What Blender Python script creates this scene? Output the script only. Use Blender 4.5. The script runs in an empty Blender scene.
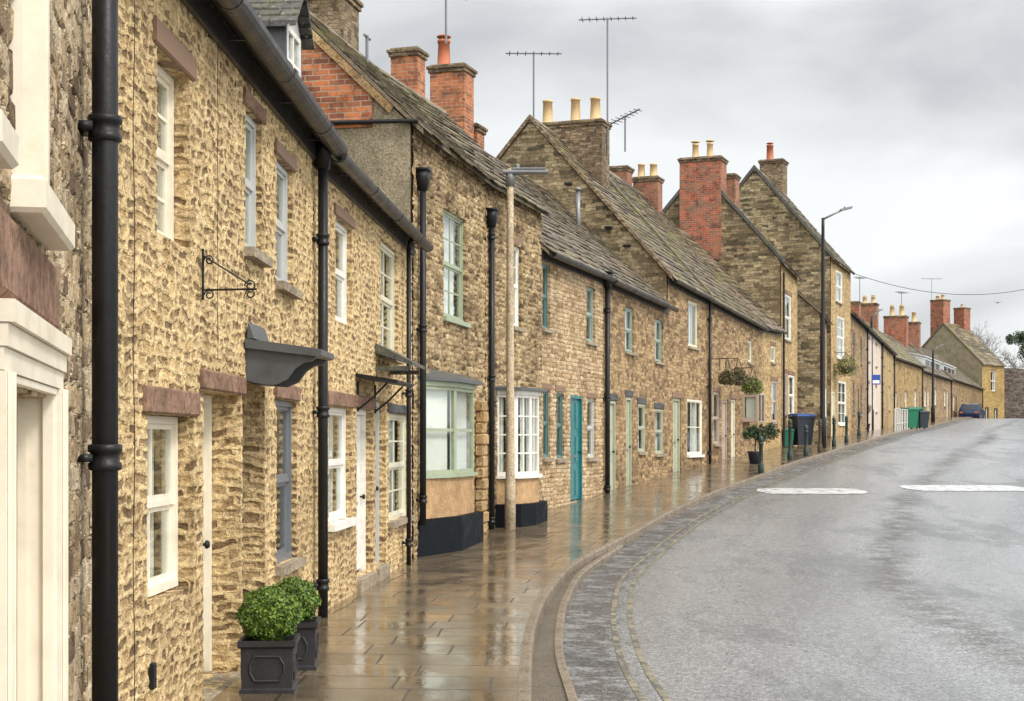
import bpy, math, random
from mathutils import Vector, Matrix
random.seed(7)
PI = math.pi
C = bpy.context.scene.collection
F = 1500.0; CX = 512.0; HY = 440.0; CAMH = 1.6

# ------------------------------------------------------------------ terrain
def interp(tab, y):
    if y <= tab[0][0]: return tab[0][1]
    for i in range(len(tab)-1):
        a, b = tab[i], tab[i+1]
        if y <= b[0]:
            # catmull-like smooth with finite slopes
            p = tab[i-1] if i > 0 else a; n = tab[i+2] if i+2 < len(tab) else b
            h = b[0]-a[0]; t = (y-a[0])/h
            m0 = (b[1]-p[1])/(b[0]-p[0]) if i > 0 else (b[1]-a[1])/h
            m1 = (n[1]-a[1])/(n[0]-a[0]) if i+2 < len(tab) else (b[1]-a[1])/h
            t2, t3 = t*t, t*t*t
            return (2*t3-3*t2+1)*a[1] + (t3-2*t2+t)*h*m0 + (-2*t3+3*t2)*b[1] + (t3-t2)*h*m1
    return tab[-1][1]
GT = [(-60,0),(0,0),(10,0),(20,0),(24,.12),(27.5,.27),(30,.37),(34,.53),(38.5,.7),(43,.93),(47,1.1),(49,1.18),(52.5,1.35),
      (57,1.5),(64,1.85),(80,2.15),(94,2.4),(106,2.95),(112,3.22),(118,3.42),(124,3.3),(130,3.0),(140,2.6),(150,2.2),(180,1.0),(300,-4),(700,-6)]
def g(y): return interp(GT, y)
KT = [(-60,.0),(0,.02),(9.2,.12),(12.8,.2),(16.2,.43),(20,.92),(24,1.95),(28.6,3.2),(33.5,4.7),(38,6.2),(44,8.35),(49,10.25),(52.5,11.6),
      (57,13.2),(64,16.1),(80,21.2),(94,25.9),(106,31.0),(118,36.0),(130,41.0),(150,51.0),(200,82.0)]
def kx(y): return interp(KT, y)
def kslope(y): return (kx(y+.2)-kx(y-.2))/.4
def cosk(y): return math.sqrt(1+kslope(y)**2)
# width of the lower kerb step
ST = [(-60,.34),(8,.33),(10,.3),(11.6,.25),(14.2,.22),(18,.16),(22,.08),(24,.0),(700,0)]
def sw(y): return max(0.0, interp(ST, y))
def drop(y):
    t = min(1, max(0, (y-18)/8)); return .2*(1-t)+.12*t
WT = [(-60,8.0),(3,-1.124),(7.03,-1.93),(13.5,-1.78),(20,-1.33),(24.2,-.44),(27.5,.53),(38.5,4.0),(50,8.33),(55,10.45),(60,12.64),(64,14.3),(94,23.9),(149,46.7),(200,78)]
def wx(y):
    if y < 3: return -1.124
    for i in range(len(WT)-1):
        a, b = WT[i], WT[i+1]
        if y <= b[0]: return a[1]+(b[1]-a[1])*(y-a[0])/(b[0]-a[0])
    return WT[-1][1]

# ------------------------------------------------------------------ mesh builder
class MB:
    def __init__(s): s.v=[]; s.f=[]; s.uv=None
    def add(s, vs, fs):
        n=len(s.v); s.v += [tuple(p) for p in vs]; s.f += [tuple(i+n for i in q) for q in fs]; return s
    def box(s, x0,x1,y0,y1,z0,z1):
        return s.add([(x0,y0,z0),(x1,y0,z0),(x1,y1,z0),(x0,y1,z0),(x0,y0,z1),(x1,y0,z1),(x1,y1,z1),(x0,y1,z1)],
              [(0,3,2,1),(4,5,6,7),(0,1,5,4),(1,2,6,5),(2,3,7,6),(3,0,4,7)])
    def bbox(s, x0,x1,y0,y1,z0,z1,b=.01):   # chamfered box
        vs=[];  
        for (zz,i) in ((z0,b),(z0+b,0),(z1-b,0),(z1,b)):
            vs += [(x0+i+ (b if i==0 else 0)*0, y0+i, zz),(x1-i,y0+i,zz),(x1-i,y1-i,zz),(x0+i,y1-i,zz)]
        fs=[(0,3,2,1),(12,13,14,15)]
        for k in range(3):
            for j in range(4):
                a=k*4+j; c=k*4+(j+1)%4; fs.append((a,c,c+4,a+4))
        return s.add(vs,fs)
    def obox(s, o, ax, ay, az):
        o,ax,ay,az=map(Vector,(o,ax,ay,az))
        p=[o,o+ax,o+ax+ay,o+ay,o+az,o+ax+az,o+ax+ay+az,o+ay+az]
        return s.add(p,[(0,3,2,1),(4,5,6,7),(0,1,5,4),(1,2,6,5),(2,3,7,6),(3,0,4,7)])
    def prism(s, poly, z0, z1):
        n=len(poly)
        vs=[(x,y,z0) for x,y in poly]+[(x,y,z1) for x,y in poly]
        return s.add(vs,[tuple(range(n-1,-1,-1)),tuple(range(n,2*n))]+[(i,(i+1)%n,(i+1)%n+n,i+n) for i in range(n)])
    def xprism(s, poly, x0, x1):    # poly in (y,z) extruded along x
        n=len(poly)
        vs=[(x0,y,z) for y,z in poly]+[(x1,y,z) for y,z in poly]
        return s.add(vs,[tuple(range(n)),tuple(range(2*n-1,n-1,-1))]+[(i+n,(i+1)%n+n,(i+1)%n,i) for i in range(n)])
    def tube(s, pts, r, n=8, cap=True, r1=None):
        pts=[Vector(p) for p in pts]; rings=[]; up=Vector((0,0,1))
        for i,p in enumerate(pts):
            d=(pts[min(i+1,len(pts)-1)]-pts[max(i-1,0)]).normalized()
            a=d.cross(up); 
            if a.length<.05: a=d.cross(Vector((1,0,0)))
            a.normalize(); b=a.cross(d).normalized()
            rr = r if r1 is None else r+(r1-r)*i/(len(pts)-1)
            rings.append([p+a*math.cos(2*PI*k/n)*rr+b*math.sin(2*PI*k/n)*rr for k in range(n)])
        vs=[q for R in rings for q in R]; fs=[]
        for i in range(len(pts)-1):
            for k in range(n): fs.append((i*n+k,i*n+(k+1)%n,(i+1)*n+(k+1)%n,(i+1)*n+k))
        if cap: fs += [tuple(range(n-1,-1,-1)), tuple((len(pts)-1)*n+k for k in range(n))]
        return s.add(vs,fs)
    def lathe(s, c, prof, n=16):
        vs=[]; fs=[]
        for r,z in prof:
            vs += [(c[0]+r*math.cos(2*PI*k/n), c[1]+r*math.sin(2*PI*k/n), c[2]+z) for k in range(n)]
        for i in range(len(prof)-1):
            for k in range(n): fs.append((i*n+k,i*n+(k+1)%n,(i+1)*n+(k+1)%n,(i+1)*n+k))
        fs += [tuple(range(n-1,-1,-1)), tuple((len(prof)-1)*n+k for k in range(n))]
        return s.add(vs,fs)
    def build(s, name, mat, parent=None, smooth=False):
        me=bpy.data.meshes.new(name); me.from_pydata([tuple(p) for p in s.v],[],s.f); me.validate(); me.update()
        if smooth: me.polygons.foreach_set('use_smooth',[True]*len(me.polygons))
        if mat: me.materials.append(mat)
        o=bpy.data.objects.new(name,me); C.objects.link(o)
        if parent: o.parent=parent
        if s.uv:
            L=me.uv_layers.new(name='UVMap')
            for lp in me.loops: L.data[lp.index].uv=s.uv[lp.vertex_index]
        return o
def empty(name, loc, rz=0):
    o=bpy.data.objects.new(name,None); o.empty_display_size=.2; C.objects.link(o); o.location=loc; o.rotation_euler=(0,0,rz); return o
def tag(o, label, cat, group=None):
    o['label']=label; o['category']=cat
    if group: o['group']=group
    return o
def structure(o): o['kind']='structure'; return o
def lab(o, s): o['label']=s; return o

# ------------------------------------------------------------------ materials
class N:
    def __init__(s, name):
        s.m=bpy.data.materials.new(name); s.m.use_nodes=True; s.t=s.m.node_tree; s.t.nodes.clear()
        s.out=s.t.nodes.new('ShaderNodeOutputMaterial'); s.p=s.t.nodes.new('ShaderNodeBsdfPrincipled'); s.l(s.p.outputs[0],s.out.inputs[0])
    def l(s,a,b): s.t.links.new(a,b)
    def setin(s, sock, v):
        if hasattr(v,'links') or hasattr(v,'is_linked'): s.l(v,sock)
        else:
            if isinstance(v,(tuple,list)) and len(v)==3 and sock.type=='RGBA': v=(*v,1)
            sock.default_value=v
    def node(s, typ, **kw):
        n=s.t.nodes.new(typ)
        for k,v in kw.items(): setattr(n,k,v)
        return n
    def coord(s, kind='Object'): return s.node('ShaderNodeTexCoord').outputs[kind]
    def noise(s, vec, scale, detail=4, rough=.55, out='Fac'):
        n=s.node('ShaderNodeTexNoise'); s.l(vec,n.inputs['Vector']); n.inputs['Scale'].default_value=scale; n.inputs['Detail'].default_value=detail; n.inputs['Roughness'].default_value=rough
        return n.outputs[out]
    def vmul(s, vec, v):
        n=s.node('ShaderNodeVectorMath',operation='MULTIPLY'); s.l(vec,n.inputs[0]); n.inputs[1].default_value=v; return n.outputs[0]
    def vadd(s, a, b):
        n=s.node('ShaderNodeVectorMath',operation='ADD'); s.setin(n.inputs[0],a); s.setin(n.inputs[1],b); return n.outputs[0]
    def vscale(s, a, f):
        n=s.node('ShaderNodeVectorMath',operation='SCALE'); s.l(a,n.inputs[0]); n.inputs['Scale'].default_value=f; return n.outputs[0]
    def math(s, op, a, b=0, c=None, clamp=False):
        n=s.node('ShaderNodeMath',operation=op,use_clamp=clamp); s.setin(n.inputs[0],a); s.setin(n.inputs[1],b)
        if c is not None: s.setin(n.inputs[2],c)
        return n.outputs[0]
    def mrange(s, v, a, b, c=0, d=1, smooth=True):
        n=s.node('ShaderNodeMapRange'); n.interpolation_type='SMOOTHSTEP' if smooth else 'LINEAR'
        s.setin(n.inputs[0],v)
        for i,x in enumerate((a,b,c,d)): s.setin(n.inputs[i+1],x)
        return n.outputs[0]
    def ramp(s, v, stops, const=False):
        n=s.node('ShaderNodeValToRGB'); s.l(v,n.inputs[0]); e=n.color_ramp.elements
        if const: n.color_ramp.interpolation='CONSTANT'
        while len(e)<len(stops): e.new(.5)
        for i,(p,c) in enumerate(stops): e[i].position=p; e[i].color=(*c,1)
        return n.outputs[0]
    def mix(s, f, a, b, mode='MIX'):
        n=s.node('ShaderNodeMix',data_type='RGBA',blend_type=mode); s.setin(n.inputs[0],f); s.setin(n.inputs[6],a); s.setin(n.inputs[7],b); return n.outputs[2]
    def bump(s, h, strength=.5, dist=.01, normal=None):
        n=s.node('ShaderNodeBump'); n.inputs['Strength'].default_value=strength; n.inputs['Distance'].default_value=dist; s.l(h,n.inputs['Height'])
        if normal: s.l(normal,n.inputs['Normal'])
        return n.outputs[0]
    def done(s, col=None, rough=None, normal=None, metal=None, spec=None):
        for k,v in (('Base Color',col),('Roughness',rough),('Normal',normal),('Metallic',metal),('Specular IOR Level',spec)):
            if v is not None: s.setin(s.p.inputs[k],v)
        return s.m
def sc(c,k): return tuple(min(1,x*k) for x in c)

def stone(name, cols, mortar, size=.15, asp=1.9, gap=.09, disp=0, proud=1, rand=1.0, rough=.75, stain=.5, seed=0, warp=.05, moss=0):
    n=N(name); o=n.coord(); o=n.vadd(o,(seed*3.1,seed*1.7,seed*2.3))
    row=size/asp
    w=n.noise(o,3.2,3,out='Color'); w=n.vadd(w,(-.5,-.5,-.5)); v=n.vadd(o,n.vscale(w,warp*2.4*row/.07))
    w2=n.noise(o,16,2,out='Color'); v=n.vadd(v,n.vscale(n.vadd(w2,(-.5,-.5,-.5)),row*.42))
    sp=n.node('ShaderNodeSeparateXYZ'); n.l(v,sp.inputs[0])
    zz=n.math('DIVIDE',sp.outputs[2],row); fl=n.math('FLOOR',zz)
    wn=n.node('ShaderNodeTexWhiteNoise',noise_dimensions='1D'); n.l(fl,wn.inputs['W'])
    xx=n.math('ADD',n.math('ADD',sp.outputs[0],sp.outputs[1]),n.math('MULTIPLY',wn.outputs['Value'],size*7.3))
    xn=n.node('ShaderNodeCombineXYZ'); n.l(n.math('MULTIPLY',xx,1/size*.8),xn.inputs[0]); n.l(fl,xn.inputs[1])
    xx=n.math('ADD',xx,n.math('MULTIPLY',n.math('SUBTRACT',n.noise(xn.outputs[0],1.0,0),.5),size*1.5))
    cb=n.node('ShaderNodeCombineXYZ'); n.l(xx,cb.inputs[0]); n.l(sp.outputs[2],cb.inputs[1])
    bt=n.node('ShaderNodeTexBrick'); bt.offset=0; n.l(cb.outputs[0],bt.inputs['Vector']); bt.inputs['Scale'].default_value=1; bt.inputs['Brick Width'].default_value=size; bt.inputs['Row Height'].default_value=row
    bt.inputs['Mortar Size'].default_value=row*gap*1.1; bt.inputs['Mortar Smooth'].default_value=.9; bt.inputs['Bias'].default_value=0
    bt.inputs['Color1'].default_value=(0,0,0,1); bt.inputs['Color2'].default_value=(1,1,1,1); bt.inputs['Mortar'].default_value=(.5,.5,.5,1)
    ix=n.math('FLOOR',n.math('DIVIDE',xx,size)); c3=n.node('ShaderNodeCombineXYZ'); n.l(ix,c3.inputs[0]); n.l(fl,c3.inputs[1])
    wh=n.node('ShaderNodeTexWhiteNoise',noise_dimensions='3D'); n.l(c3.outputs[0],wh.inputs['Vector'])
    sep=n.node('ShaderNodeSeparateColor'); n.l(wh.outputs['Color'],sep.inputs[0]); r1=sep.outputs[0]; r2=sep.outputs[1]
    k=len(cols); sto=n.ramp(r1,[((i+.5)/k,c) for i,c in enumerate(cols)])
    f1=n.noise(o,38,5,.7); f2=n.noise(o,9,4,.65); f3=n.noise(o,.9,4,.6)
    inv=n.math('SUBTRACT',1,bt.outputs['Fac'])
    msk=n.mrange(n.math('ADD',inv,n.math('MULTIPLY',n.math('SUBTRACT',f1,.5),.9)),.3,.8)
    col=n.mix(msk,mortar,sto)
    col=n.mix(1,col,n.ramp(f1,[(.3,(.55,.5,.45)),(.5,(.98,.97,.95)),(.72,(1.3,1.28,1.22))]),'MULTIPLY')
    col=n.mix(1,col,n.ramp(f2,[(.34,(.66,.6,.54)),(.52,(1,1,1)),(.7,(1.16,1.14,1.1))]),'MULTIPLY')
    col=n.mix(stain,col,n.ramp(f3,[(.32,(.5,.46,.42)),(.5,(1,1,1)),(.7,(1.12,1.1,1.05))]),'MULTIPLY')
    if moss:
        mk=n.mrange(n.noise(o,2.2,5,.7),.56,.72); col=n.mix(n.math('MULTIPLY',mk,moss),col,(.12,.13,.04))
    h=n.math('MULTIPLY',msk,proud)
    h=n.math('ADD',h,n.math('MULTIPLY',n.math('MULTIPLY',r2,msk),.7 if proud>0 else -.9))
    h=n.math('ADD',h,n.math('MULTIPLY',f2,.8))
    nb=n.math('ADD',h,n.math('MULTIPLY',f1,.9))
    spk=n.mrange(n.noise(n.vadd(n.vmul(o,(1,1,2.0)),(3,5,9)),19,4,.75),.54,.63); col=n.mix(n.math('MULTIPLY',spk,.75),col,n.mix(1,col,(.34,.26,.19),'MULTIPLY'))
    if disp:
        d=n.node('ShaderNodeDisplacement'); n.l(h,d.inputs['Height']); d.inputs['Midlevel'].default_value=.7; d.inputs['Scale'].default_value=disp
        n.l(d.outputs[0],n.out.inputs['Displacement']); n.m.displacement_method='BOTH'
        nm=n.bump(n.math('ADD',f1,n.math('MULTIPLY',n.noise(o,90,2,.6),.4)),.9,.03)
    else: nm=n.bump(nb,.9,.03)
    return n.done(col,rough,nm,spec=.3)

def brick(name, cols, mortar, moss=0, stain=.6, bw=.225, bh=.075):
    n=N(name); o=n.coord(); s=n.node('ShaderNodeSeparateXYZ'); n.l(o,s.inputs[0])
    c=n.node('ShaderNodeCombineXYZ'); n.l(n.math('ADD',s.outputs[0],s.outputs[1]),c.inputs[0]); n.l(s.outputs[2],c.inputs[1])
    b=n.node('ShaderNodeTexBrick'); n.l(c.outputs[0],b.inputs['Vector']); b.inputs['Scale'].default_value=1
    b.inputs['Brick Width'].default_value=bw; b.inputs['Row Height'].default_value=bh; b.inputs['Mortar Size'].default_value=.009; b.inputs['Mortar Smooth'].default_value=.3; b.inputs['Bias'].default_value=0
    b.inputs['Color1'].default_value=(*cols[0],1); b.inputs['Color2'].default_value=(*cols[1],1); b.inputs['Mortar'].default_value=(*mortar,1)
    f=n.noise(o,3,5,.7); f1=n.noise(o,30,4,.7)
    col=n.mix(stain,b.outputs[0],n.ramp(f,[(.35,(.4,.36,.33)),(.52,(1,1,1)),(.68,(1.2,1.15,1.1))]),'MULTIPLY')
    col=n.mix(.7,col,n.ramp(f1,[(.3,(.6,.6,.6)),(.6,(1.1,1.1,1.1))]),'MULTIPLY')
    if moss: col=n.mix(n.math('MULTIPLY',n.mrange(n.noise(o,3.5,6,.85),.46,.62),moss),col,(.22,.15,.09))
    h=n.math('SUBTRACT',n.math('MULTIPLY',f1,.4),b.outputs[1])
    return n.done(col,.8,n.bump(h,.7,.012),spec=.25)

def slate(name, cols, moss=.4, mosscol=(.13,.14,.035), rough=.5):
    n=N(name); o=n.coord(); gm=n.node('ShaderNodeNewGeometry')
    col=n.ramp(gm.outputs['Random Per Island'],[((i+.5)/len(cols),c) for i,c in enumerate(cols)])
    f=n.noise(o,14,5,.75); f2=n.noise(o,1.1,5,.7); f3=n.noise(o,45,3,.7)
    col=n.mix(.8,col,n.ramp(f,[(.35,(.45,.43,.4)),(.55,(1,1,1)),(.72,(1.7,1.65,1.5))]),'MULTIPLY')
    lich=n.mrange(n.noise(o,22,4,.7),.6,.68); col=n.mix(n.math('MULTIPLY',lich,.75),col,(.44,.40,.30)); drk=n.mrange(n.noise(n.vadd(o,(7,3,1)),7,5,.75),.52,.66); col=n.mix(n.math('MULTIPLY',drk,.75),col,(.035,.027,.018))
    mk=n.math('MULTIPLY',n.mrange(n.math('ADD',f2,n.math('MULTIPLY',n.math('SUBTRACT',f,.5),.5)),.5,.64),moss); col=n.mix(mk,col,mosscol)
    return n.done(col,rough,n.bump(n.math('ADD',f,n.math('MULTIPLY',f3,.5)),.6,.015),spec=.4)

def paint(name, c, rough=.4, dirt=.25, bump=.15, metal=0, spec=.4):
    n=N(name); o=n.coord(); f=n.noise(o,5,5,.7); f1=n.noise(o,40,3,.6)
    col=n.mix(dirt,c,n.ramp(f,[(.3,(.5,.46,.4)),(.55,(1,1,1)),(.7,(1.06,1.06,1.05))]),'MULTIPLY')
    rg=n.mrange(f,.3,.7,rough*.8,min(1,rough*1.3))
    return n.done(col,rg,n.bump(f1,bump,.004),metal=metal,spec=spec)

def render_mat(name, c, scale=45, dist=.02):
    n=N(name); o=n.coord(); f=n.noise(o,scale,4,.75); f2=n.noise(o,1.6,4,.65); f3=n.noise(o,9,4,.6)
    col=n.mix(.9,c,n.ramp(f,[(.34,(.45,.42,.38)),(.55,(1,1,1)),(.7,(1.35,1.3,1.22))]),'MULTIPLY')
    col=n.mix(.7,col,n.ramp(f2,[(.35,(.62,.6,.58)),(.55,(1,1,1)),(.7,(1.15,1.12,1.05))]),'MULTIPLY')
    col=n.mix(.5,col,n.ramp(f3,[(.35,(.7,.68,.64)),(.6,(1.1,1.1,1.1))]),'MULTIPLY')
    return n.done(col,.85,n.bump(f,.8,dist),spec=.2)

M={}
# yellow pitted rubble of the first cottages
M['yellow']=stone('yellow_rubble',[(.24,.155,.08),(.62,.44,.22),(.78,.59,.33),(.36,.24,.115),(.50,.36,.2),(.72,.51,.25),(.30,.2,.1)],(.78,.59,.32),size=.15,asp=2.1,gap=.34,disp=.0055,proud=-.9,stain=.45,seed=1,warp=.075,rand=.85)
M['yellow_far']=stone('yellow_rubble_smooth',[(.34,.23,.11),(.58,.42,.2),(.64,.47,.25),(.42,.29,.13)],(.6,.45,.25),size=.15,asp=2.0,gap=.12,proud=.6,stain=.45,seed=2)
M['yellow_far2']=stone('golden_brown_rubble',[(.30,.2,.085),(.46,.33,.15),(.52,.38,.18),(.36,.24,.1)],(.42,.3,.15),size=.3,asp=2.2,gap=.1,stain=.8,seed=13)
M['gold']=stone('golden_ashlar',[(.44,.3,.11),(.54,.38,.15),(.36,.25,.1)],(.42,.31,.15),size=.22,asp=1.6,gap=.08,stain=.4,seed=3)
M['near']=stone('grey_rubble',[(.2,.13,.08),(.52,.40,.25),(.68,.57,.41),(.36,.26,.15),(.6,.46,.28)],(.60,.50,.34),size=.2,asp=2.0,gap=.1,disp=.016,proud=.9,stain=.8,seed=4)
M['tall']=stone('brown_rubble',[(.17,.115,.06),(.50,.37,.2),(.68,.54,.33),(.32,.22,.12),(.58,.44,.26),(.42,.3,.16)],(.38,.28,.155),size=.2,asp=2.5,gap=.14,disp=.018,proud=.9,stain=.65,seed=5)
M['tall_flat']=stone('brown_rubble_flat',[(.19,.13,.07),(.42,.30,.17),(.54,.41,.25),(.30,.2,.11),(.48,.35,.20)],(.3,.215,.13),size=.17,asp=2.0,gap=.11,proud=.9,stain=.7,seed=5)
M['coursed']=stone('pale_coursed_stone',[(.40,.27,.14),(.62,.47,.29),(.68,.53,.34),(.52,.37,.21)],(.27,.19,.11),size=.25,asp=3.0,gap=.09,proud=1,rand=.8,stain=.45,seed=6,warp=.03,disp=.01)
M['brownrow']=stone('dark_tan_rubble',[(.18,.115,.06),(.44,.30,.155),(.54,.38,.21),(.30,.2,.1)],(.36,.255,.14),size=.22,asp=2.6,gap=.12,stain=.7,seed=7)
M['gable']=stone('weathered_gable_stone',[(.12,.095,.055),(.36,.28,.165),(.48,.39,.24),(.25,.19,.11)],(.24,.19,.12),size=.3,asp=3.0,gap=.09,proud=1,stain=.85,seed=8,moss=.35)
M['greystone']=stone('grey_stone',[(.20,.16,.11),(.34,.28,.2),(.42,.36,.27),(.27,.22,.15)],(.28,.23,.16),size=.2,asp=2.2,gap=.09,stain=.7,seed=9)
M['fieldwall']=stone('dark_field_wall',[(.10,.08,.07),(.19,.155,.13),(.25,.21,.18)],(.08,.065,.055),size=.25,asp=2.2,gap=.1,stain=.6,seed=10)
M['quoin']=stone('quoin_stone',[(.50,.35,.17),(.44,.28,.13),(.56,.40,.21)],(.44,.32,.18),size=.5,asp=1.2,gap=.02,stain=.9,seed=11)
M['lintel']=render_mat('lintel_stone',(.27,.165,.115),20,.012)
M['lintel_grey']=render_mat('grey_lintel',(.10,.10,.10),20,.01)
M['mossy']=slate('mossy_verge',[(.16,.13,.08),(.13,.11,.06)],.95,(.17,.18,.03))
M['sill']=render_mat('stone_sill',(.36,.30,.22),25,.01)
M['pebble']=render_mat('pebbledash',(.56,.36,.19),55,.02)
M['pebblegrey']=render_mat('grey_roughcast',(.33,.28,.19),30,.03)
M['brick']=brick('orange_brick',[(.56,.18,.07),(.20,.07,.04)],(.38,.28,.19),moss=.3,stain=.95)
M['brick_old']=brick('old_brick',[(.40,.13,.07),(.20,.08,.05)],(.30,.25,.19),moss=.55,stain=.8)
M['brick_red']=brick('red_brick',[(.5,.11,.045),(.2,.075,.05)],(.34,.26,.2),moss=.85,stain=.95)
M['stack']=stone('stack_stone',[(.14,.10,.06),(.27,.2,.12),(.34,.26,.17),(.2,.14,.09)],(.17,.13,.085),size=.17,asp=2.4,gap=.09,stain=.8,seed=12)
M['slate']=slate('stone_slates',[(.055,.04,.028),(.14,.102,.067),(.23,.178,.122),(.10,.072,.047)],.35)
M['slate_moss']=slate('mossy_stone_slates',[(.06,.045,.03),(.145,.107,.067),(.22,.17,.11)],.75,(.15,.14,.03))
M['slate_bright']=slate('bright_mossy_slates',[(.10,.08,.04),(.2,.16,.09)],.95,(.26,.24,.05))
M['slate_dark']=slate('dark_slates',[(.05,.05,.047),(.075,.07,.065),(.10,.093,.08)],.4)
M['lead']=paint('lead_sheet',(.085,.09,.09),.4,.5)
M['white']=paint('white_paint',(.76,.73,.66),.35,.4)
M['cream']=paint('cream_paint',(.78,.70,.56),.38,.3)
M['cream2']=paint('dull_cream_paint',(.62,.58,.44),.42,.3)
M['greypaint']=paint('grey_paint',(.15,.155,.165),.35,.2)
M['palegrey']=paint('pale_grey_paint',(.47,.47,.44),.35,.2)
M['sage']=paint('sage_green_paint',(.31,.35,.235),.4,.4)
M['palegreen']=paint('pale_green_paint',(.37,.38,.27),.4,.3)
M['greygreen']=paint('grey_green_paint',(.27,.33,.28),.4,.3)
M['teal']=paint('teal_paint',(.02,.15,.155),.25,.2)
M['tealdull']=paint('dull_teal_paint',(.10,.17,.16),.35,.3)
M['pink']=paint('dusty_pink_paint',(.42,.33,.27),.4,.25)
M['oak']=paint('weathered_wood',(.22,.13,.08),.6,.5)
M['iron']=paint('black_iron',(.012,.0115,.012),.42,.5,.5,0,.3)
M['gutter']=paint('dark_grey_gutter',(.035,.032,.031),.35,.6,.6,0,.4)
M['greenmould']=paint('greenish_cast_iron',(.045,.055,.04),.35,.5)
M['blackplinth']=paint('black_bitumen_plinth',(.007,.009,.012),.6,.4,.5,0,.1)
M['galv']=paint('galvanised_steel',(.2,.2,.2),.4,.4,.2,.5)
M['concrete']=render_mat('concrete_column',(.52,.42,.29),30,.006)
M['postgreen']=paint('dark_green_post',(.018,.034,.027),.35,.3)
M['potclay']=paint('buff_clay',(.58,.40,.20),.6,.4)
M['potred']=paint('terracotta',(.42,.13,.06),.6,.4)
M['binblue']=paint('blue_plastic',(.012,.05,.19),.4,.2)
M['binblack']=paint('dark_plastic',(.02,.024,.035),.4,.2)
M['bingreen']=paint('green_plastic',(.008,.13,.065),.4,.2)
M['planter']=paint('pewter_planter',(.026,.024,.025),.45,.6,.6,0,.35)
M['signblue']=paint('blue_sign',(.02,.06,.28),.4,.1)
M['rooflight']=paint('white_rooflight_frame',(.55,.56,.55),.4,.2)
M['carpaint']=paint('dark_blue_car_paint',(.012,.022,.06),.15,.1)
M['rubber']=paint('rubber',(.02,.02,.02),.7,.2)
M['curtain']=paint('net_curtain',(.86,.84,.80),.9,.1)
def glassmat():
    n=N('window_glass'); tr=n.node('ShaderNodeBsdfTransparent'); tr.inputs[0].default_value=(.9,.92,.9,1)
    gl=n.node('ShaderNodeBsdfGlossy'); gl.inputs['Roughness'].default_value=.04; gl.inputs['Color'].default_value=(.9,.93,.95,1)
    w=n.noise(n.coord(),2.5,2); n.l(n.bump(w,.12,.02),gl.inputs['Normal'])
    fr=n.node('ShaderNodeLayerWeight'); fr.inputs[0].default_value=.5
    f=n.math('ADD',n.math('MULTIPLY',n.math('POWER',fr.outputs['Facing'],5),.9),.05,clamp=True)
    mx=n.node('ShaderNodeMixShader'); n.l(f,mx.inputs[0]); n.l(tr.outputs[0],mx.inputs[1]); n.l(gl.outputs[0],mx.inputs[2]); n.l(mx.outputs[0],n.out.inputs[0]); return n.m
M['glass']=glassmat()
def leafmat(name,c1,c2):
    n=N(name); gm=n.node('ShaderNodeNewGeometry'); col=n.ramp(gm.outputs['Random Per Island'],[(.1,c1),(.9,c2)])
    return n.done(col,.45,spec=.35)
M['box']=leafmat('boxwood_leaves',(.02,.055,.006),(.17,.25,.03))
M['leafdark']=leafmat('dark_leaves',(.018,.035,.012),(.05,.08,.03))
M['leafyel']=leafmat('trailing_leaves',(.07,.09,.02),(.2,.22,.05))
M['heather']=leafmat('winter_basket_leaves',(.06,.055,.025),(.16,.12,.05))
M['stem']=paint('bark',(.07,.05,.035),.8,.4)
M['bare']=paint('bare_twigs',(.16,.14,.125),.8,.4)
M['soil']=paint('soil',(.03,.02,.012),.9,.4)

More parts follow.
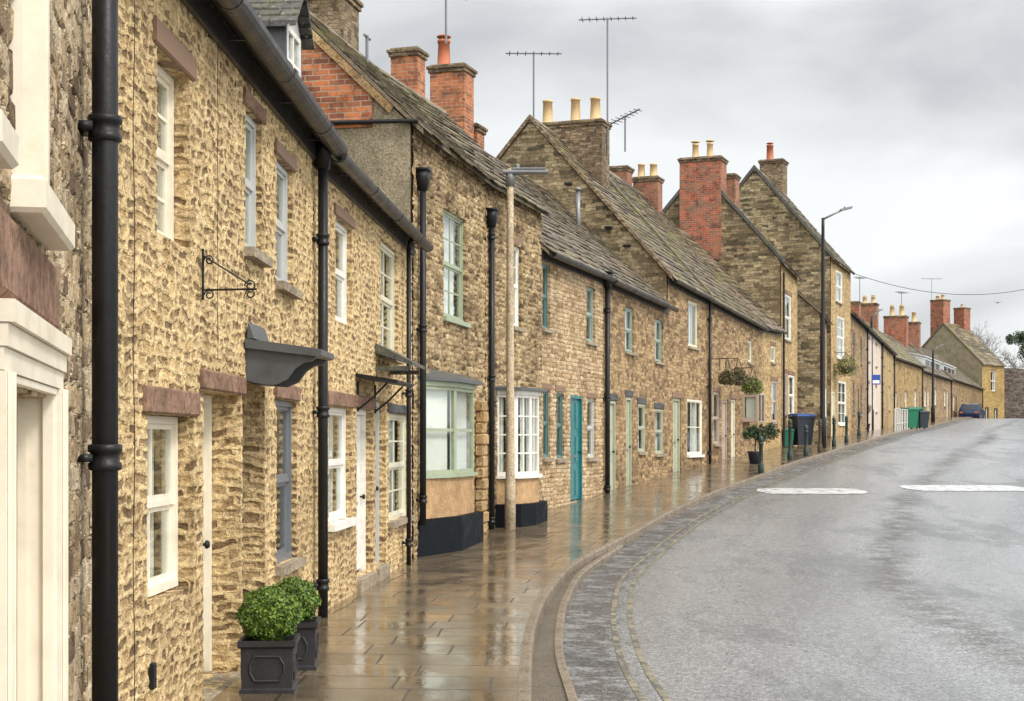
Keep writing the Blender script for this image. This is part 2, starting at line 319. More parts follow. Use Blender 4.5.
# ground materials
def roadmat():
    n=N('wet_asphalt'); uv=n.coord('UV'); o=n.coord(); s=n.node('ShaderNodeSeparateXYZ'); n.l(uv,s.inputs[0]); off=s.outputs[1]; ar=s.outputs[0]
    f1=n.noise(o,70,3,.8); f2=n.noise(n.vmul(uv,(.16,.9,1)),1.0,5,.6); f3=n.noise(o,9,5,.7); f4=n.noise(o,.55,4,.6)
    vo=n.node('ShaderNodeTexVoronoi'); n.l(o,vo.inputs['Vector']); vo.inputs['Scale'].default_value=60
    w=n.math('ADD',off,n.math('MULTIPLY',n.math('SUBTRACT',f4,.5),1.1))
    # worn darker lanes
    def band(c,wd): return n.mrange(n.math('ABSOLUTE',n.math('SUBTRACT',w,c)),0,wd,1,0)
    dk=n.math('ADD',n.math('MULTIPLY',n.mrange(n.math('ADD',off,n.math('MULTIPLY',n.math('SUBTRACT',n.noise(o,7,5,.75),.5),.9)),.45,.95,1,0),1.5),n.math('ADD',n.math('MULTIPLY',band(4.0,.75),.75),n.math('MULTIPLY',band(6.6,.5),.35)),clamp=True)
    dk=n.math('MULTIPLY',dk,n.mrange(n.noise(o,3,5,.7),.3,.55))
    wear=n.mrange(f2,.35,.65)
    g2=n.noise(o,26,5,.85); ff=n.math('ADD',n.math('MULTIPLY',f1,.5),n.math('MULTIPLY',g2,.5)); col=n.ramp(ff,[(.4,(.03,.03,.03)),(.5,(.13,.133,.138)),(.58,(.45,.46,.47))])
    col=n.mix(.8,col,n.ramp(f2,[(.35,(.7,.7,.7)),(.6,(1.25,1.25,1.24))]),'MULTIPLY')
    col=n.mix(n.math('MULTIPLY',dk,.75,clamp=True),col,n.ramp(ff,[(.42,(.02,.016,.012)),(.55,(.10,.08,.06)),(.62,(.26,.22,.17))]))
    pt=n.mrange(n.noise(n.vmul(o,(1.2,.4,1)),.55,6,.72),.5,.6); col=n.mix(n.math('MULTIPLY',pt,.45),col,(.062,.06,.058))
    rg=n.math('ADD',n.math('ADD',n.mrange(f3,.3,.7,.16,.3),n.math('MULTIPLY',pt,.12)),n.math('ADD',n.math('MULTIPLY',dk,.42),n.math('MULTIPLY',wear,-.05)))
    h=n.math('ADD',n.math('ADD',f1,g2),n.math('MULTIPLY',vo.outputs['Distance'],.6))
    nrm=n.bump(h,.5,.006); keep=n.math('SUBTRACT',1,n.math('MULTIPLY',n.math('MAXIMUM',dk,n.math('MULTIPLY',pt,.4)),.9,clamp=True))
    n.setin(n.p.inputs['Coat Weight'],n.math('MULTIPLY',keep,.4)); n.p.inputs['Coat Roughness'].default_value=.3; n.l(n.bump(n.math('ADD',f1,g2),.5,.006),n.p.inputs['Coat Normal'])
    return n.done(col,rg,nrm,spec=n.math('MULTIPLY',keep,.8))
def pavemat():
    n=N('wet_flagstones'); uv=n.coord('UV'); o=n.coord()
    wv=n.vadd(uv,n.vscale(n.vadd(n.noise(o,1.2,2,out='Color'),(-.5,-.5,-.5)),.06))
    sx=n.node('ShaderNodeSeparateXYZ'); n.l(wv,sx.inputs[0]); cb=n.node('ShaderNodeCombineXYZ'); n.l(sx.outputs[1],cb.inputs[0]); n.l(sx.outputs[0],cb.inputs[1])
    b=n.node('ShaderNodeTexBrick'); n.l(cb.outputs[0],b.inputs['Vector']); b.inputs['Scale'].default_value=1; b.inputs['Brick Width'].default_value=.78; b.inputs['Row Height'].default_value=.52
    b.inputs['Mortar Size'].default_value=.011; b.inputs['Mortar Smooth'].default_value=.25; b.offset=.42; b.squash=.8; b.squash_frequency=3
    b.inputs['Color1'].default_value=(.20,.15,.095,1); b.inputs['Color2'].default_value=(.125,.098,.065,1); b.inputs['Mortar'].default_value=(.055,.042,.028,1); b.inputs['Bias'].default_value=0
    f1=n.noise(o,30,4,.7); f2=n.noise(o,2.0,5,.65); f3=n.noise(n.vmul(uv,(1.2,2.2,1)),1,4,.6)
    col=n.mix(.8,b.outputs[0],n.ramp(f1,[(.3,(.6,.56,.5)),(.55,(1,1,1)),(.7,(1.5,1.45,1.35))]),'MULTIPLY')
    col=n.mix(.8,col,n.ramp(f2,[(.35,(.55,.5,.45)),(.55,(1,1,1)),(.68,(1.35,1.32,1.25))]),'MULTIPLY')
    wet=n.mrange(f3,.42,.62)
    rg=n.mrange(wet,0,1,.19,.04,smooth=False); rg=n.math('ADD',rg,n.math('MULTIPLY',b.outputs[1],.25))
    h=n.math('ADD',n.math('MULTIPLY',n.math('MULTIPLY',f1,.35),n.mrange(wet,0,1,1,.25,smooth=False)),n.math('MULTIPLY',f2,1.6))
    h=n.math('SUBTRACT',h,n.math('MULTIPLY',b.outputs[1],.45))
    return n.done(col,rg,n.bump(h,.4,.008),spec=.9)
def kerbmat(name,c):
    n=N(name); o=n.coord(); uv=n.coord('UV'); s=n.node('ShaderNodeSeparateXYZ'); n.l(uv,s.inputs[0])
    fr=n.math('FRACT',n.math('DIVIDE',s.outputs[0],.9)); jt=n.mrange(n.math('ABSOLUTE',n.math('SUBTRACT',fr,.5)),.488,.496)
    f=n.noise(o,26,5,.75); f2=n.noise(o,2,4,.6)
    col=n.mix(.9,c,n.ramp(f,[(.3,(.5,.48,.45)),(.55,(1,1,1)),(.7,(1.4,1.38,1.3))]),'MULTIPLY')
    col=n.mix(.7,col,n.ramp(f2,[(.35,(.55,.53,.5)),(.6,(1.1,1.1,1.1))]),'MULTIPLY'); col=n.mix(jt,col,(.03,.025,.02))
    return n.done(col,n.mrange(f,.3,.7,.16,.42),n.bump(n.math('SUBTRACT',f,jt),.6,.01),spec=.6)
def linemat(name,c,cover):
    n=N(name); o=n.coord(); f=n.noise(o,55,5,.85); f2=n.noise(o,6,4,.65)
    m_=n.mrange(n.math('ADD',n.math('MULTIPLY',f,.5),n.math('MULTIPLY',f2,.5)),.5-cover,.56-cover+.03)
    col=n.mix(m_,(.06,.058,.055),c)
    return n.done(col,.3,n.bump(f,.5,.006),spec=.5)
M['road']=roadmat(); M['pave']=pavemat(); M['kerb']=kerbmat('kerbstone',(.21,.16,.11)); M['channel']=kerbmat('channel_stone',(.10,.077,.052))
M['gutterstrip']=kerbmat('gutter_tarmac',(.10,.09,.078))
M['yl']=linemat('worn_yellow_paint',(.27,.235,.15),.04); M['wl']=linemat('white_road_paint',(.6,.6,.59),.08)
def soilground():
    n=N('rough_ground'); o=n.coord(); f=n.noise(o,.6,6,.7); f1=n.noise(o,9,5,.7)
    col=n.ramp(f,[(.35,(.035,.045,.018)),(.55,(.055,.07,.025)),(.7,(.08,.07,.04))]); return n.done(col,.85,n.bump(f1,.6,.04))
M['ground']=soilground()

# ------------------------------------------------------------------ ground, road, pavement
def ys_list(a,b):
    out=[]; y=a
    while y<b:
        out.append(y); y += .35 if y<40 and y>-2 else (.8 if y<70 and y>-2 else 2.0)
    out.append(b); return out
def strip(name, fa, fb, mat, y0=-40, y1=190, nx=1, thick=None):
    """sheet between two functions y -> (x, z)"""
    m=MB(); uv=[]; YS=ys_list(y0,y1); arc=0; prev=None
    for y in YS:
        a=fa(y); b=fb(y)
        if prev is not None: arc += math.hypot(y-prev[1], kx(y)-prev[0])
        prev=(kx(y),y)
        for i in range(nx+1):
            t=i/nx; m.v.append((a[0]+(b[0]-a[0])*t, y, a[1]+(b[1]-a[1])*t)); uv.append((arc,(m.v[-1][0]-kx(y))/cosk(y)))
    for j in range(len(YS)-1):
        for i in range(nx):
            k=j*(nx+1)+i; m.f.append((k,k+1,k+nx+2,k+nx+1))
    m.uv=uv; return structure(m.build(name,mat,None,True))
KW=.085
def outer(y): return kx(y)+sw(y)*cosk(y)
strip('pavement', lambda y:(wx(y)-.6,g(y)+.02), lambda y:(kx(y)-KW*cosk(y),g(y)), M['pave'], nx=6, y0=-6)
# upper kerb as a solid profile
def profile_sweep(name, prof, base, mat, y0=-40, y1=190):
    """prof: list of (offset, dz) relative to base(y)->(x,z)"""
    m=MB(); uv=[]; YS=ys_list(y0,y1); arc=0; prev=None; n=len(prof)
    for y in YS:
        bx,bz=base(y); c=cosk(y)
        if prev: arc += math.hypot(y-prev[1],bx-prev[0])
        prev=(bx,y)
        for (o,dz) in prof: m.v.append((bx+o*c,y,bz+dz)); uv.append((arc,o))
    for j in range(len(YS)-1):
        for i in range(n-1):
            k=j*n+i; m.f.append((k,k+1,k+n+1,k+n))
    m.uv=uv; o=m.build(name,mat,None,False); return structure(o)
profile_sweep('kerb',[(-KW,-.3),(-KW,.004),(-.02,.006),(-.005,0),(0,-.012),(.004,-.3)],lambda y:(kx(y),g(y)),M['kerb'])
strip('kerb_channel', lambda y:(kx(y)-.02,g(y)-.11), lambda y:(kx(y)+max(.0,sw(y)-.06)*cosk(y)+.01,g(y)-.105), M['channel'], y1=25)
profile_sweep('lower_kerb',[(-.07,-.3),(-.07,-.085),(-.015,-.083),(0,-.1),(.004,-.35)],lambda y:(outer(y),g(y)-.012*max(0,(y-20)/4)*0),M['kerb'],y1=23)
strip('road', lambda y:(outer(y)-.01*cosk(y),g(y)-drop(y)), lambda y:(outer(y)+9.0*cosk(y),g(y)-drop(y)+.0), M['road'], nx=24)
for o_ in (.45,.62):
    strip('yellow_line', lambda y,o_=o_:(outer(y)+o_*cosk(y),g(y)-drop(y)+.005), lambda y,o_=o_:(outer(y)+(o_+.055)*cosk(y),g(y)-drop(y)+.005), M['yl'], y0=0,y1=60)
strip('opposite_kerb', lambda y:(kx(y)+9.2*cosk(y),g(y)-.02), lambda y:(kx(y)+9.36*cosk(y),g(y)-.02), M['kerb'])
strip('opposite_pavement', lambda y:(kx(y)+9.36*cosk(y),g(y)-.02), lambda y:(kx(y)+11.4*cosk(y),g(y)-.02), M['pave'], nx=2)
# the big sheet under everything, to the horizon
m=MB(); YS=[-80,-40]+[i*4 for i in range(0,60)]+[260,300,360,450,600,900,1500]; XS=[-900,-400,-200,-100,-50,-20,0,20,50,100,200,400,900]
for y in YS:
    for x in XS: m.v.append((x,y,g(y)-.42))
for j in range(len(YS)-1):
    for i in range(len(XS)-1):
        k=j*len(XS)+i; m.f.append((k,k+1,k+len(XS)+1,k+len(XS)))
structure(m.build('ground',M['ground'],None,True))
# white road markings with ragged rounded ends
def marking(px0,px1,y0,y1):
    m=MB(); n=24; x0=(px0-CX)/F; x1=(px1-CX)/F
    for i in range(n+1):
        t=i/n; px=x0+(x1-x0)*t
        e=min(1,math.sqrt(max(0.0,1-abs(2*t-1)**9)))
        ym=(y0+y1)/2; hh=(y1-y0)/2*e
        for q in (-1,-.33,.33,1):
            y=ym+hh*q; m.v.append((px*ym,y,g(y)-drop(y)+.008))
    for i in range(n):
        for q in range(3):
            k=i*4+q; m.f.append((k,k+4,k+5,k+1))
    structure(m.build('road_marking',M['wl'],None,True))
marking(757,866,33.5,35.3); marking(902,1028,34.4,36.4)

# ------------------------------------------------------------------ houses
HG='stone cottages along the street'
class House:
    def __init__(s, name, a, b, eave0, eave1=None, depth=7.2, pitch=46, wall=None, roof=None, gable=None, label='', res=.05, wtop=None, cat='cottage', group=HG, over=.16):
        (s.x0,s.y0),(s.x1,s.y1)=a,b
        s.dx,s.dy=s.x1-s.x0,s.y1-s.y0; s.L=math.hypot(s.dx,s.dy); s.dx/=s.L; s.dy/=s.L
        s.base=g(s.y0); s.e0=eave0-s.base; s.e1=(eave1 if eave1 is not None else eave0)-s.base
        s.depth=depth; s.tan=math.tan(math.radians(pitch)); s.wall=wall; s.roof=roof; s.gable=gable or wall; s.res=res; s.over=over
        s.root=empty(name,(s.x0,s.y0,s.base),math.atan2(s.dy,s.dx)); tag(s.root,label,cat,group)
        s.open=[]
    def eave(s,u): return s.e0+(s.e1-s.e0)*u/s.L
    def uy(s,px,d=0):
        """u and world y where the sight line of a pixel column meets the plane at local y=d"""
        k=(px-CX)/F; ox=s.x0-s.dy*d; oy=s.y0+s.dx*d
        t=(k*oy-ox)/(s.dx-k*s.dy); return t, oy+t*s.dy
    def U(s,px,d=0): return s.uy(px,d)[0]
    def H(s,px,py,d=0): return CAMH+(HY-py)/F*s.uy(px,d)[1]-s.base
    def rect(s,pa,pb,ya,yb):
        u0,u1=s.U(pa),s.U(pb); return u0,u1,s.H(pa,yb),s.H(pa,ya)
    # ---- shell
    def shell(s, gables=(True,True)):
        ops=s.open; L=s.L; lo=-.7
        us={0,L}; hs={lo}; hm=0.3
        for (u0,u1,h0,h1,d) in ops:
            us|={u0,u1}; hs|={h0,h1}; hm=max(hm,h1)
        hcap=hm+.06; hs.add(hcap)
        def fill(vals,step,end=None):
            vals=sorted(vals); out=[vals[0]]
            for a,b in zip(vals,vals[1:]):
                n=max(1,int(math.ceil((b-a)/step)))
                out += [a+(b-a)*i/n for i in range(1,n+1)]
            return out
        U=fill(us,s.res); Hh=fill(hs,s.res); nlow=len(Hh)
        ntop=max(1,int(math.ceil((max(s.e0,s.e1)-hcap)/s.res)))
        Hh += [('t',i/ntop) for i in range(1,ntop+1)]
        m=MB(); nu=len(U); idx={}
        def vid(i,j,y=0.0):
            key=(i,j,y)
            if key not in idx:
                h=Hh[j]; 
                if isinstance(h,tuple): h=hcap+(s.eave(U[i])-hcap)*h[1]
                idx[key]=len(m.v); m.v.append((U[i],y,h))
            return idx[key]
        def inside(uc,hc):
            for o in ops:
                if o[0]<uc<o[1] and o[2]<hc<o[3]: return o
            return None
        cell={}
        for j in range(len(Hh)-1):
            for i in range(nu-1):
                hc=None
                if not isinstance(Hh[j+1],tuple): hc=(Hh[j]+Hh[j+1])/2; cell[i,j]=inside((U[i]+U[i+1])/2,hc)
                else: cell[i,j]=None
                if cell[i,j] is None: m.f.append((vid(i,j),vid(i+1,j),vid(i+1,j+1),vid(i,j+1)))
        ND=3
        for (i,j),o in cell.items():
            if o is None: continue
            d=o[4]
            for (ni,nj,e0,e1) in ((i-1,j,(i,j+1),(i,j)),(i+1,j,(i+1,j),(i+1,j+1)),(i,j-1,(i,j),(i+1,j)),(i,j+1,(i+1,j+1),(i,j+1))):
                if cell.get((ni,nj)) is None or (ni,nj) not in cell:
                    for q in range(ND):
                        ya,yb=round(d*q/ND,5),round(d*(q+1)/ND,5)
                        m.f.append((vid(*e0,ya if q else 0.0),vid(*e1,ya if q else 0.0),vid(*e1,yb),vid(*e0,yb)))
        s.wallobj=m.build('wall',s.wall,s.root,False)
        D=s.depth; t=s.tan
        for k,(on,u) in enumerate(zip(gables,(0.0,L))):
            if not on: continue
            e=s.eave(u); a,b=(0.004,.28) if k==0 else (L-.28,L-.01)
            poly=[(.03,lo),(D,lo),(D,e-.02),(D/2,e+t*D/2-.03),(.03,e-.0)]
            MB().xprism(poly,a,b).build('gable_wall',s.gable,s.root)
        MB().box(.3,L-.3,D-.25,D-.012,lo,min(s.e0,s.e1)-.02).build('back_wall',s.gable,s.root)
        # blocks the light inside: upper floor boards
        MB().box(.29,L-.29,.3,D-.26,.1,.2).build('floor',M['soil'],s.root)
    def mkroof(s, u0=None, u1=None, sl=.3, ex=.2, ridge=True, thick=.07, y0=None):
        u0=-.04 if u0 is None else u0; u1=s.L+.02 if u1 is None else u1
        D=s.depth; t=s.tan; c=math.cos(math.atan(t)); sn=math.sin(math.atan(t)); ov=s.over
        m=MB()
        def P(u,w,z,off=0):   # w across, z nominal, off normal to the slope
            return (u,w-off*sn,z+off*c)
        def sl_z(u,w): return s.eave(min(max(u,0),s.L))+t*w
        # slab
        nu=6
        for side in (0,1):
            vs=[];
            for i in range(nu+1):
                u=u0+(u1-u0)*i/nu; e=sl_z(u,0)
                if side==0: a=(u,-ov,e-t*ov); b=(u,D/2,e+t*D/2)
                else: a=(u,D+ov,e-t*ov); b=(u,D/2,e+t*D/2)
                vs += [a,b,(a[0],a[1],a[2]+thick),(b[0],b[1],b[2]+thick)]
            fs=[]
            for i in range(nu):
                k=i*4; fs += [(k,k+1,k+5,k+4),(k+2,k+6,k+7,k+3),(k,k+4,k+6,k+2)]
            fs += [(0,2,3,1),(nu*4,nu*4+1,nu*4+3,nu*4+2)]
            m.add(vs,fs)
        # slates
        slope=(D/2+ov)/c; tt=-.03; row=0; N_=0
        while tt<slope-.05:
            e_=ex*(1.15-.4*tt/slope)*random.uniform(.94,1.06); u=u0-random.uniform(0,sl*.6)
            while u<u1:
                w_=sl*random.uniform(.6,1.35); a=max(u,u0)+.004; b=min(u+w_,u1+.0)-.004
                if b-a>.04:
                    lift=random.uniform(.0,.026); ln=e_*1.35; jit=random.uniform(-.035,.035)*ex/.2
                    t0=tt+jit; t1=min(tt+ln,slope)
                    z0=thick+.030+lift; z1=thick+.004; th=.022
                    pts=[]
                    sk=random.uniform(-.006,.006)
                    for (uu,q,zz) in ((a,t0,z0-th),(b,t0+sk,z0-th),(b,t1,z1-th*.2),(a,t1,z1-th*.2),(a,t0,z0),(b,t0+sk,z0+random.uniform(-.006,.006)),(b,t1,z1),(a,t1,z1)):
                        w=-ov+q*c; z=sl_z(uu,w); pts.append((uu,w-zz*sn*.6,z+zz*c))
                    m.add(pts,[(4,5,6,7),(0,1,5,4),(1,2,6,5),(3,0,4,7),(0,3,2,1)])
                u+=w_
            tt+=e_; row+=1
        o=m.build('roof',s.roof,s.root)
        if ridge:
            r=MB(); u=u0
            while u<u1:
                b=min(u+.45,u1)-.012
                z=sl_z(u,D/2)+thick-.02; z2=sl_z(b,D/2)+thick-.02
                pr=[(-.17,-.13),(-.1,.0),(0,.07),(.1,.0),(.17,-.13)]
                vs=[(u,D/2+a_,z+b_) for a_,b_ in pr]+[(b,D/2+a_,z2+b_) for a_,b_ in pr]
                r.add(vs,[(i,i+1,i+6,i+5) for i in range(4)]+[(0,1,2,3,4),(9,8,7,6,5)]); u+=.45
            r.build('ridge_tiles',s.roof,s.root)
        return o
    def gutter(s, u0=0, u1=None, r=.062, mat=None, dz=-.03):
        u1=s.L if u1 is None else u1; m=MB(); n=8
        yy=-s.over-r*.75; prof=[]
        for k in range(n+1): a=PI+PI*k/n; prof.append((yy+r*math.cos(a), r*math.sin(a)))
        for k in range(n,-1,-1): a=PI+PI*k/n; prof.append((yy+(r-.01)*math.cos(a),(r-.01)*math.sin(a)))
        segs=[u0]; 
        while segs[-1]+1.8<u1: segs.append(segs[-1]+1.8)
        segs.append(u1)
        base=-s.over*s.tan+.07+dz
        for a,b in zip(segs,segs[1:]):
            za,zb=s.eave(a)+base,s.eave(b)+base+random.uniform(-.006,.006)
            k=len(prof); vs=[(a,p,q+za) for p,q in prof]+[(b,p,q+zb) for p,q in prof]
            m.add(vs,[(i,(i+1)%k,(i+1)%k+k,i+k) for i in range(k)]+[tuple(range(k-1,-1,-1)),tuple(range(k,2*k))])
            # joint collar
            m2=[(yy+(r+.008)*math.cos(PI+PI*q/6),(r+.008)*math.sin(PI+PI*q/6)) for q in range(7)]+[(yy+(r-.004)*math.cos(2*PI-PI*q/6),(r-.004)*math.sin(2*PI-PI*q/6)) for q in range(7)]
            m.xprism([(p,q+za) for p,q in m2],a+.01,a+.06)
            m.box((a+b)/2-.012,(a+b)/2+.012,yy,0.0,za-.035,za-.02)
        m.build('gutter',mat or M['gutter'],s.root)
        f=MB(); 
        f.obox((u0+.01,-.035,s.eave(u0)-s.over*s.tan-.08),(u1-u0-.02,0,s.eave(u1)-s.eave(u0)),(0,.03,0),(0,0,.16)); f.build('fascia',M['gutter'],s.root)
    def pipe(s, px=None, u=None, h1=None, h0=-.05, r=.042, hopper=True, mat=None, name='downpipe', off=.07, step=1.9, elbow=True):
        u=s.U(px,-off) if u is None else u; m=MB(); h1=h1 if h1 is not None else s.eave(u)-s.over*s.tan-.1
        m.tube([(u,-off-r*.3,h0),(u,-off-r*.3,h1)],r,12)
        z=h0+.35
        while z<h1-.2:
            m.lathe((u,-off-r*.3,z),[(r+.002,-.05),(r+.014,-.045),(r+.014,-.02),(r+.006,-.015),(r+.006,.02),(r+.016,.025),(r+.016,.05),(r+.002,.055)],12)
            m.box(u-r*1.7,u+r*1.7,-off*.7,-.002,z-.015,z+.015); z+=step
        if hopper:
            k=r/.042; y=-off-r*.3
            a=[(-.045*k,-.05*k),(.045*k,-.05*k),(.045*k,.05*k),(-.045*k,.05*k)]; b=[(-.1*k,-.07*k),(.1*k,-.07*k),(.1*k,.065*k),(-.1*k,.065*k)]
            z0,z1,z2=h1-.05,h1+.1*k,h1+.2*k
            vs=[(u+p,y+q,z0) for p,q in a]+[(u+p,y+q,z1) for p,q in b]+[(u+p,y+q,z2) for p,q in b]
            m.add(vs,[(3,2,1,0)]+[(i,(i+1)%4,(i+1)%4+4,i+4) for i in range(4)]+[(i+4,(i+1)%4+4,(i+1)%4+8,i+8) for i in range(4)]+[(8,9,10,11)])
            m.box(u-.115*k,u+.115*k,y-.085*k,y+.07*k,z2-.001,z2+.03*k)
        elif elbow:
            m.tube([(u,-off-r*.3,h1-.01),(u,-off-.03,h1+.08),(u,-s.over-.04,h1+.2)],r,10)
        return m.build(name,mat or M['iron'],s.root,True)
    # ---- windows and doors
    def window(s, pa, pb, ya, yb, mat='white', nx=2, ny=2, d=.17, sash=True, lintel=None, sill='sill', curtain=.6, rec=None, arch=False, bar=.02, fr=.045, uvh=None, liftsill=0, lh=.16, over=.09):
        u0,u1,h0,h1 = uvh if uvh else s.rect(pa,pb,ya,yb)
        s.open.append((u0,u1,h0,h1,d)); mt=M[mat]; m=MB(); y0=d-.055; y1=d+.03
        m.box(u0+.001,u0+fr,y0,y1,h0+.001,h1-.001); m.box(u1-fr,u1-.001,y0,y1,h0+.001,h1-.001)
        m.box(u0+fr,u1-fr,y0,y1,h1-fr,h1-.001); m.box(u0+fr,u1-fr,y0-.012,y1,h0+.001,h0+fr*1.1)
        iu0,iu1,ih0,ih1=u0+fr,u1-fr,h0+fr*1.1,h1-fr
        hm=(ih0+ih1)/2; yb0=y0+.02
        if sash:
            m.box(iu0,iu1,yb0-.008,y1-.012,hm-.017,hm+.017)
            sg=[(ih0,hm-.017,yb0+.012),(hm+.017,ih1,yb0)]
        else: sg=[(ih0,ih1,yb0)]
        for (a,b,yy) in sg:
            st=.03 if fr>.03 else .015
            m.box(iu0,iu0+st,yy,yy+.03,a,b); m.box(iu1-st,iu1,yy,yy+.03,a,b); m.box(iu0+st,iu1-st,yy,yy+.03,b-st,b); m.box(iu0+st,iu1-st,yy,yy+.03,a,a+st)
            nyy=ny//2 if sash else ny
            for i in range(1,nx): x=iu0+(iu1-iu0)*i/nx; m.box(x-bar/2,x+bar/2,yy+.003,yy+.026,a+st,b-st)
            for j in range(1,nyy):
                z=a+(b-a)*j/nyy; m.box(iu0+st,iu1-st,yy+.005,yy+.022,z-bar/2,z+bar/2)
        w=m.build('window',mt,s.root)
        p=MB(); 
        for (a,b,yy) in sg: p.box(iu0+.002,iu1-.002,yy+.012,yy+.016,a+.002,b-.002)
        p.build('pane',M['glass'],w)
        if sill:
            q=MB(); q.box(u0-.06,u1+.06,-.07,d-.057,h0-.07,h0-.003); q.build('sill',M[sill],w)
        if lintel:
            q=MB(); q.bbox(u0-over,u1+over,-.018,d*.6,h1+.004,h1+lh,.012); q.build('lintel',M[lintel],w)
        if curtain:
            s.curtain(w,iu0,iu1,ih0,ih1,y1+.06,curtain)
        return w
    def curtain(s,w,u0,u1,h0,h1,y,amt):
        q=MB()
        spans=[(u0,u1)] if amt>=1 else [(u0,u0+(u1-u0)*amt/2),(u1-(u1-u0)*amt/2,u1)]
        for (a,b) in spans:
            n=max(6,int((b-a)/.02)); k0=len(q.v)
            for i in range(n+1):
                x=a+(b-a)*i/n; yy=y+.018*math.sin(i*1.1)+.008*math.sin(i*2.7)
                q.v.append((x,yy,h0-.02)); q.v.append((x,yy,h1+.02)); q.v.append((x,yy+.004,h0-.02)); q.v.append((x,yy+.004,h1+.02))
            for i in range(n):
                k=k0+i*4; q.f.append((k,k+4,k+5,k+1)); q.f.append((k+2,k+3,k+7,k+6))
            e=k0+n*4; q.f += [(k0,k0+1,k0+3,k0+2),(e,e+2,e+3,e+1)]
        q.build('curtain',M['curtain'],w)
    def door(s, pa, pb, ya, yb, mat='white', frame=None, d=.2, lintel=None, panels=3, step=True, glass=False, uvh=None, lh=.16, over=.1, handle=True):
        u0,u1,h0,h1 = uvh if uvh else s.rect(pa,pb,ya,yb)
        s.open.append((u0,u1,h0-.02,h1,d)); m=MB(); fr=.06
        m.box(u0+.001,u0+fr,d-.07,d+.03,h0-.02,h1-.001); m.box(u1-fr,u1-.001,d-.07,d+.03,h0-.02,h1-.001); m.box(u0+fr,u1-fr,d-.07,d+.03,h1-fr,h1-.001)
        df=m.build('door_frame',M[frame or mat],s.root)
        q=MB(); a,b,z0,z1=u0+fr+.003,u1-fr-.003,h0+.01,h1-fr-.004; y=d-.02
        q.box(a,b,y,y+.04,z0,z1)
        W=b-a; st=.1*min(1,W/.7); rows=[z0+(z1-z0)*k/panels for k in range(panels+1)]
        for k in range(panels):
            for (p0,p1) in ((a+st,a+W/2-st/2.5),(a+W/2+st/2.5,b-st)):
                if p1-p0>.03:
                    r0,r1=rows[k]+st*.6,rows[k+1]-st*.6
                    q.box(p0,p1,y-.007,y-.001,r0,r1); q.box(p0+.025,p1-.025,y-.014,y-.008,r0+.03,r1-.03)
        dr=q.build('door',M[mat],s.root)
        if handle:
            hnd=MB(); hnd.lathe((0,0,0),[(.012,0),(.012,.03),(.028,.035),(.03,.05),(.02,.062)],10)
            o=hnd.build('handle',M['iron'],dr,True); o.location=(b-.07,y-.001,z0+(z1-z0)*.47); o.rotation_euler=(PI/2,0,0)
            lt=MB().box(a+W*.32,a+W*.68,y-.018,y-.0155,z0+(z1-z0)*.42,z0+(z1-z0)*.42+.045); lt.build('letterbox',M['galv'],dr)
        if step: MB().bbox(u0+.002,u1-.002,-.05,d-.075,h0-.3,h0-.025,.01).build('doorstep',M['sill'],s.root)
        if lintel: MB().bbox(u0-over,u1+over,-.018,d*.6,h1+.004,h1+lh,.012).build('lintel',M[lintel],s.root)
        return dr
    def chimney(s, u, w, du, dw, ztop, zlow, mat, pots=(), cap='stack', potmat='potclay', capn=2, poth=.38, potr=.11, cowl=False, flash=True):
        """sizes in metres; ztop world elevation"""
        zt=ztop-s.base; zl=zlow-s.base; m=MB().box(u-du/2,u+du/2,w-dw/2,w+dw/2,zl,zt-.16)
        ch=m.build('chimney',mat,s.root)
        c=MB(); z=zt-.16
        c.bbox(u-du/2-.035,u+du/2+.035,w-dw/2-.035,w+dw/2+.035,z+.001,z+.075,.01); c.bbox(u-du/2-.065,u+du/2+.065,w-dw/2-.065,w+dw/2+.065,z+.077,z+.15,.012)
        c.bbox(u-du/2-.01,u+du/2+.01,w-dw/2-.01,w+dw/2+.01,z+.152,z+.185,.015); c.build('cap',M[cap],ch)
        for k,(pu,pw) in enumerate(pots):
            r=potr*random.uniform(.92,1.05); hh=poth*random.uniform(.88,1.1); p=MB()
            p.lathe((u+pu,w+pw,zt+.02),[(r*1.15,0),(r*1.12,.03),(r,.05),(r*.85,hh-.06),(r*.98,hh-.055),(r*.98,hh),(r*.75,hh),(r*.7,hh-.1)],14)
            if cowl: 
                p.tube([(u+pu-.1,w+pw,zt+hh+.0),(u+pu-.1,w+pw,zt+hh+.08)],.01,6); p.tube([(u+pu+.1,w+pw,zt+hh),(u+pu+.1,w+pw,zt+hh+.08)],.01,6)
                p.lathe((u+pu,w+pw,zt+hh+.08),[(.15,0),(.16,.02),(.1,.05),(.03,.07)],12)
            p.build('chimney_pot',M[potmat],ch,True)
        return ch
    def aerial(s, u, w, z0, z1, ang=0, n=6, ln=.9, el=.45, tilt=.0, extra=False):
        z0-=s.base; z1-=s.base; m=MB(); m.tube([(u,w,z0),(u,w,z1)],.026,6)
        ca,sa=math.cos(ang),math.sin(ang); A=(u-ca*ln*.5,w-sa*ln*.5,z1-.03-tilt); B=(u+ca*ln*.5,w+sa*ln*.5,z1-.03+tilt)
        m.tube([A,B],.022,5)
        for k in range(n):
            t=(k+.5)/n; p=Vector(A).lerp(Vector(B),t); e=el*(1-.35*t)/2
            m.tube([p+Vector((-sa*e,ca*e,0)),p+Vector((sa*e,-ca*e,0))],.013,4)
        if extra: m.tube([(u-ca*.35,w-sa*.35,z1-.1),(u+ca*.45,w+sa*.45,z1-.13)],.012,5)
        return m.build('aerial',M['galv'],s.root)

def Wp(y): return (wx(y),y)
ALL=[]
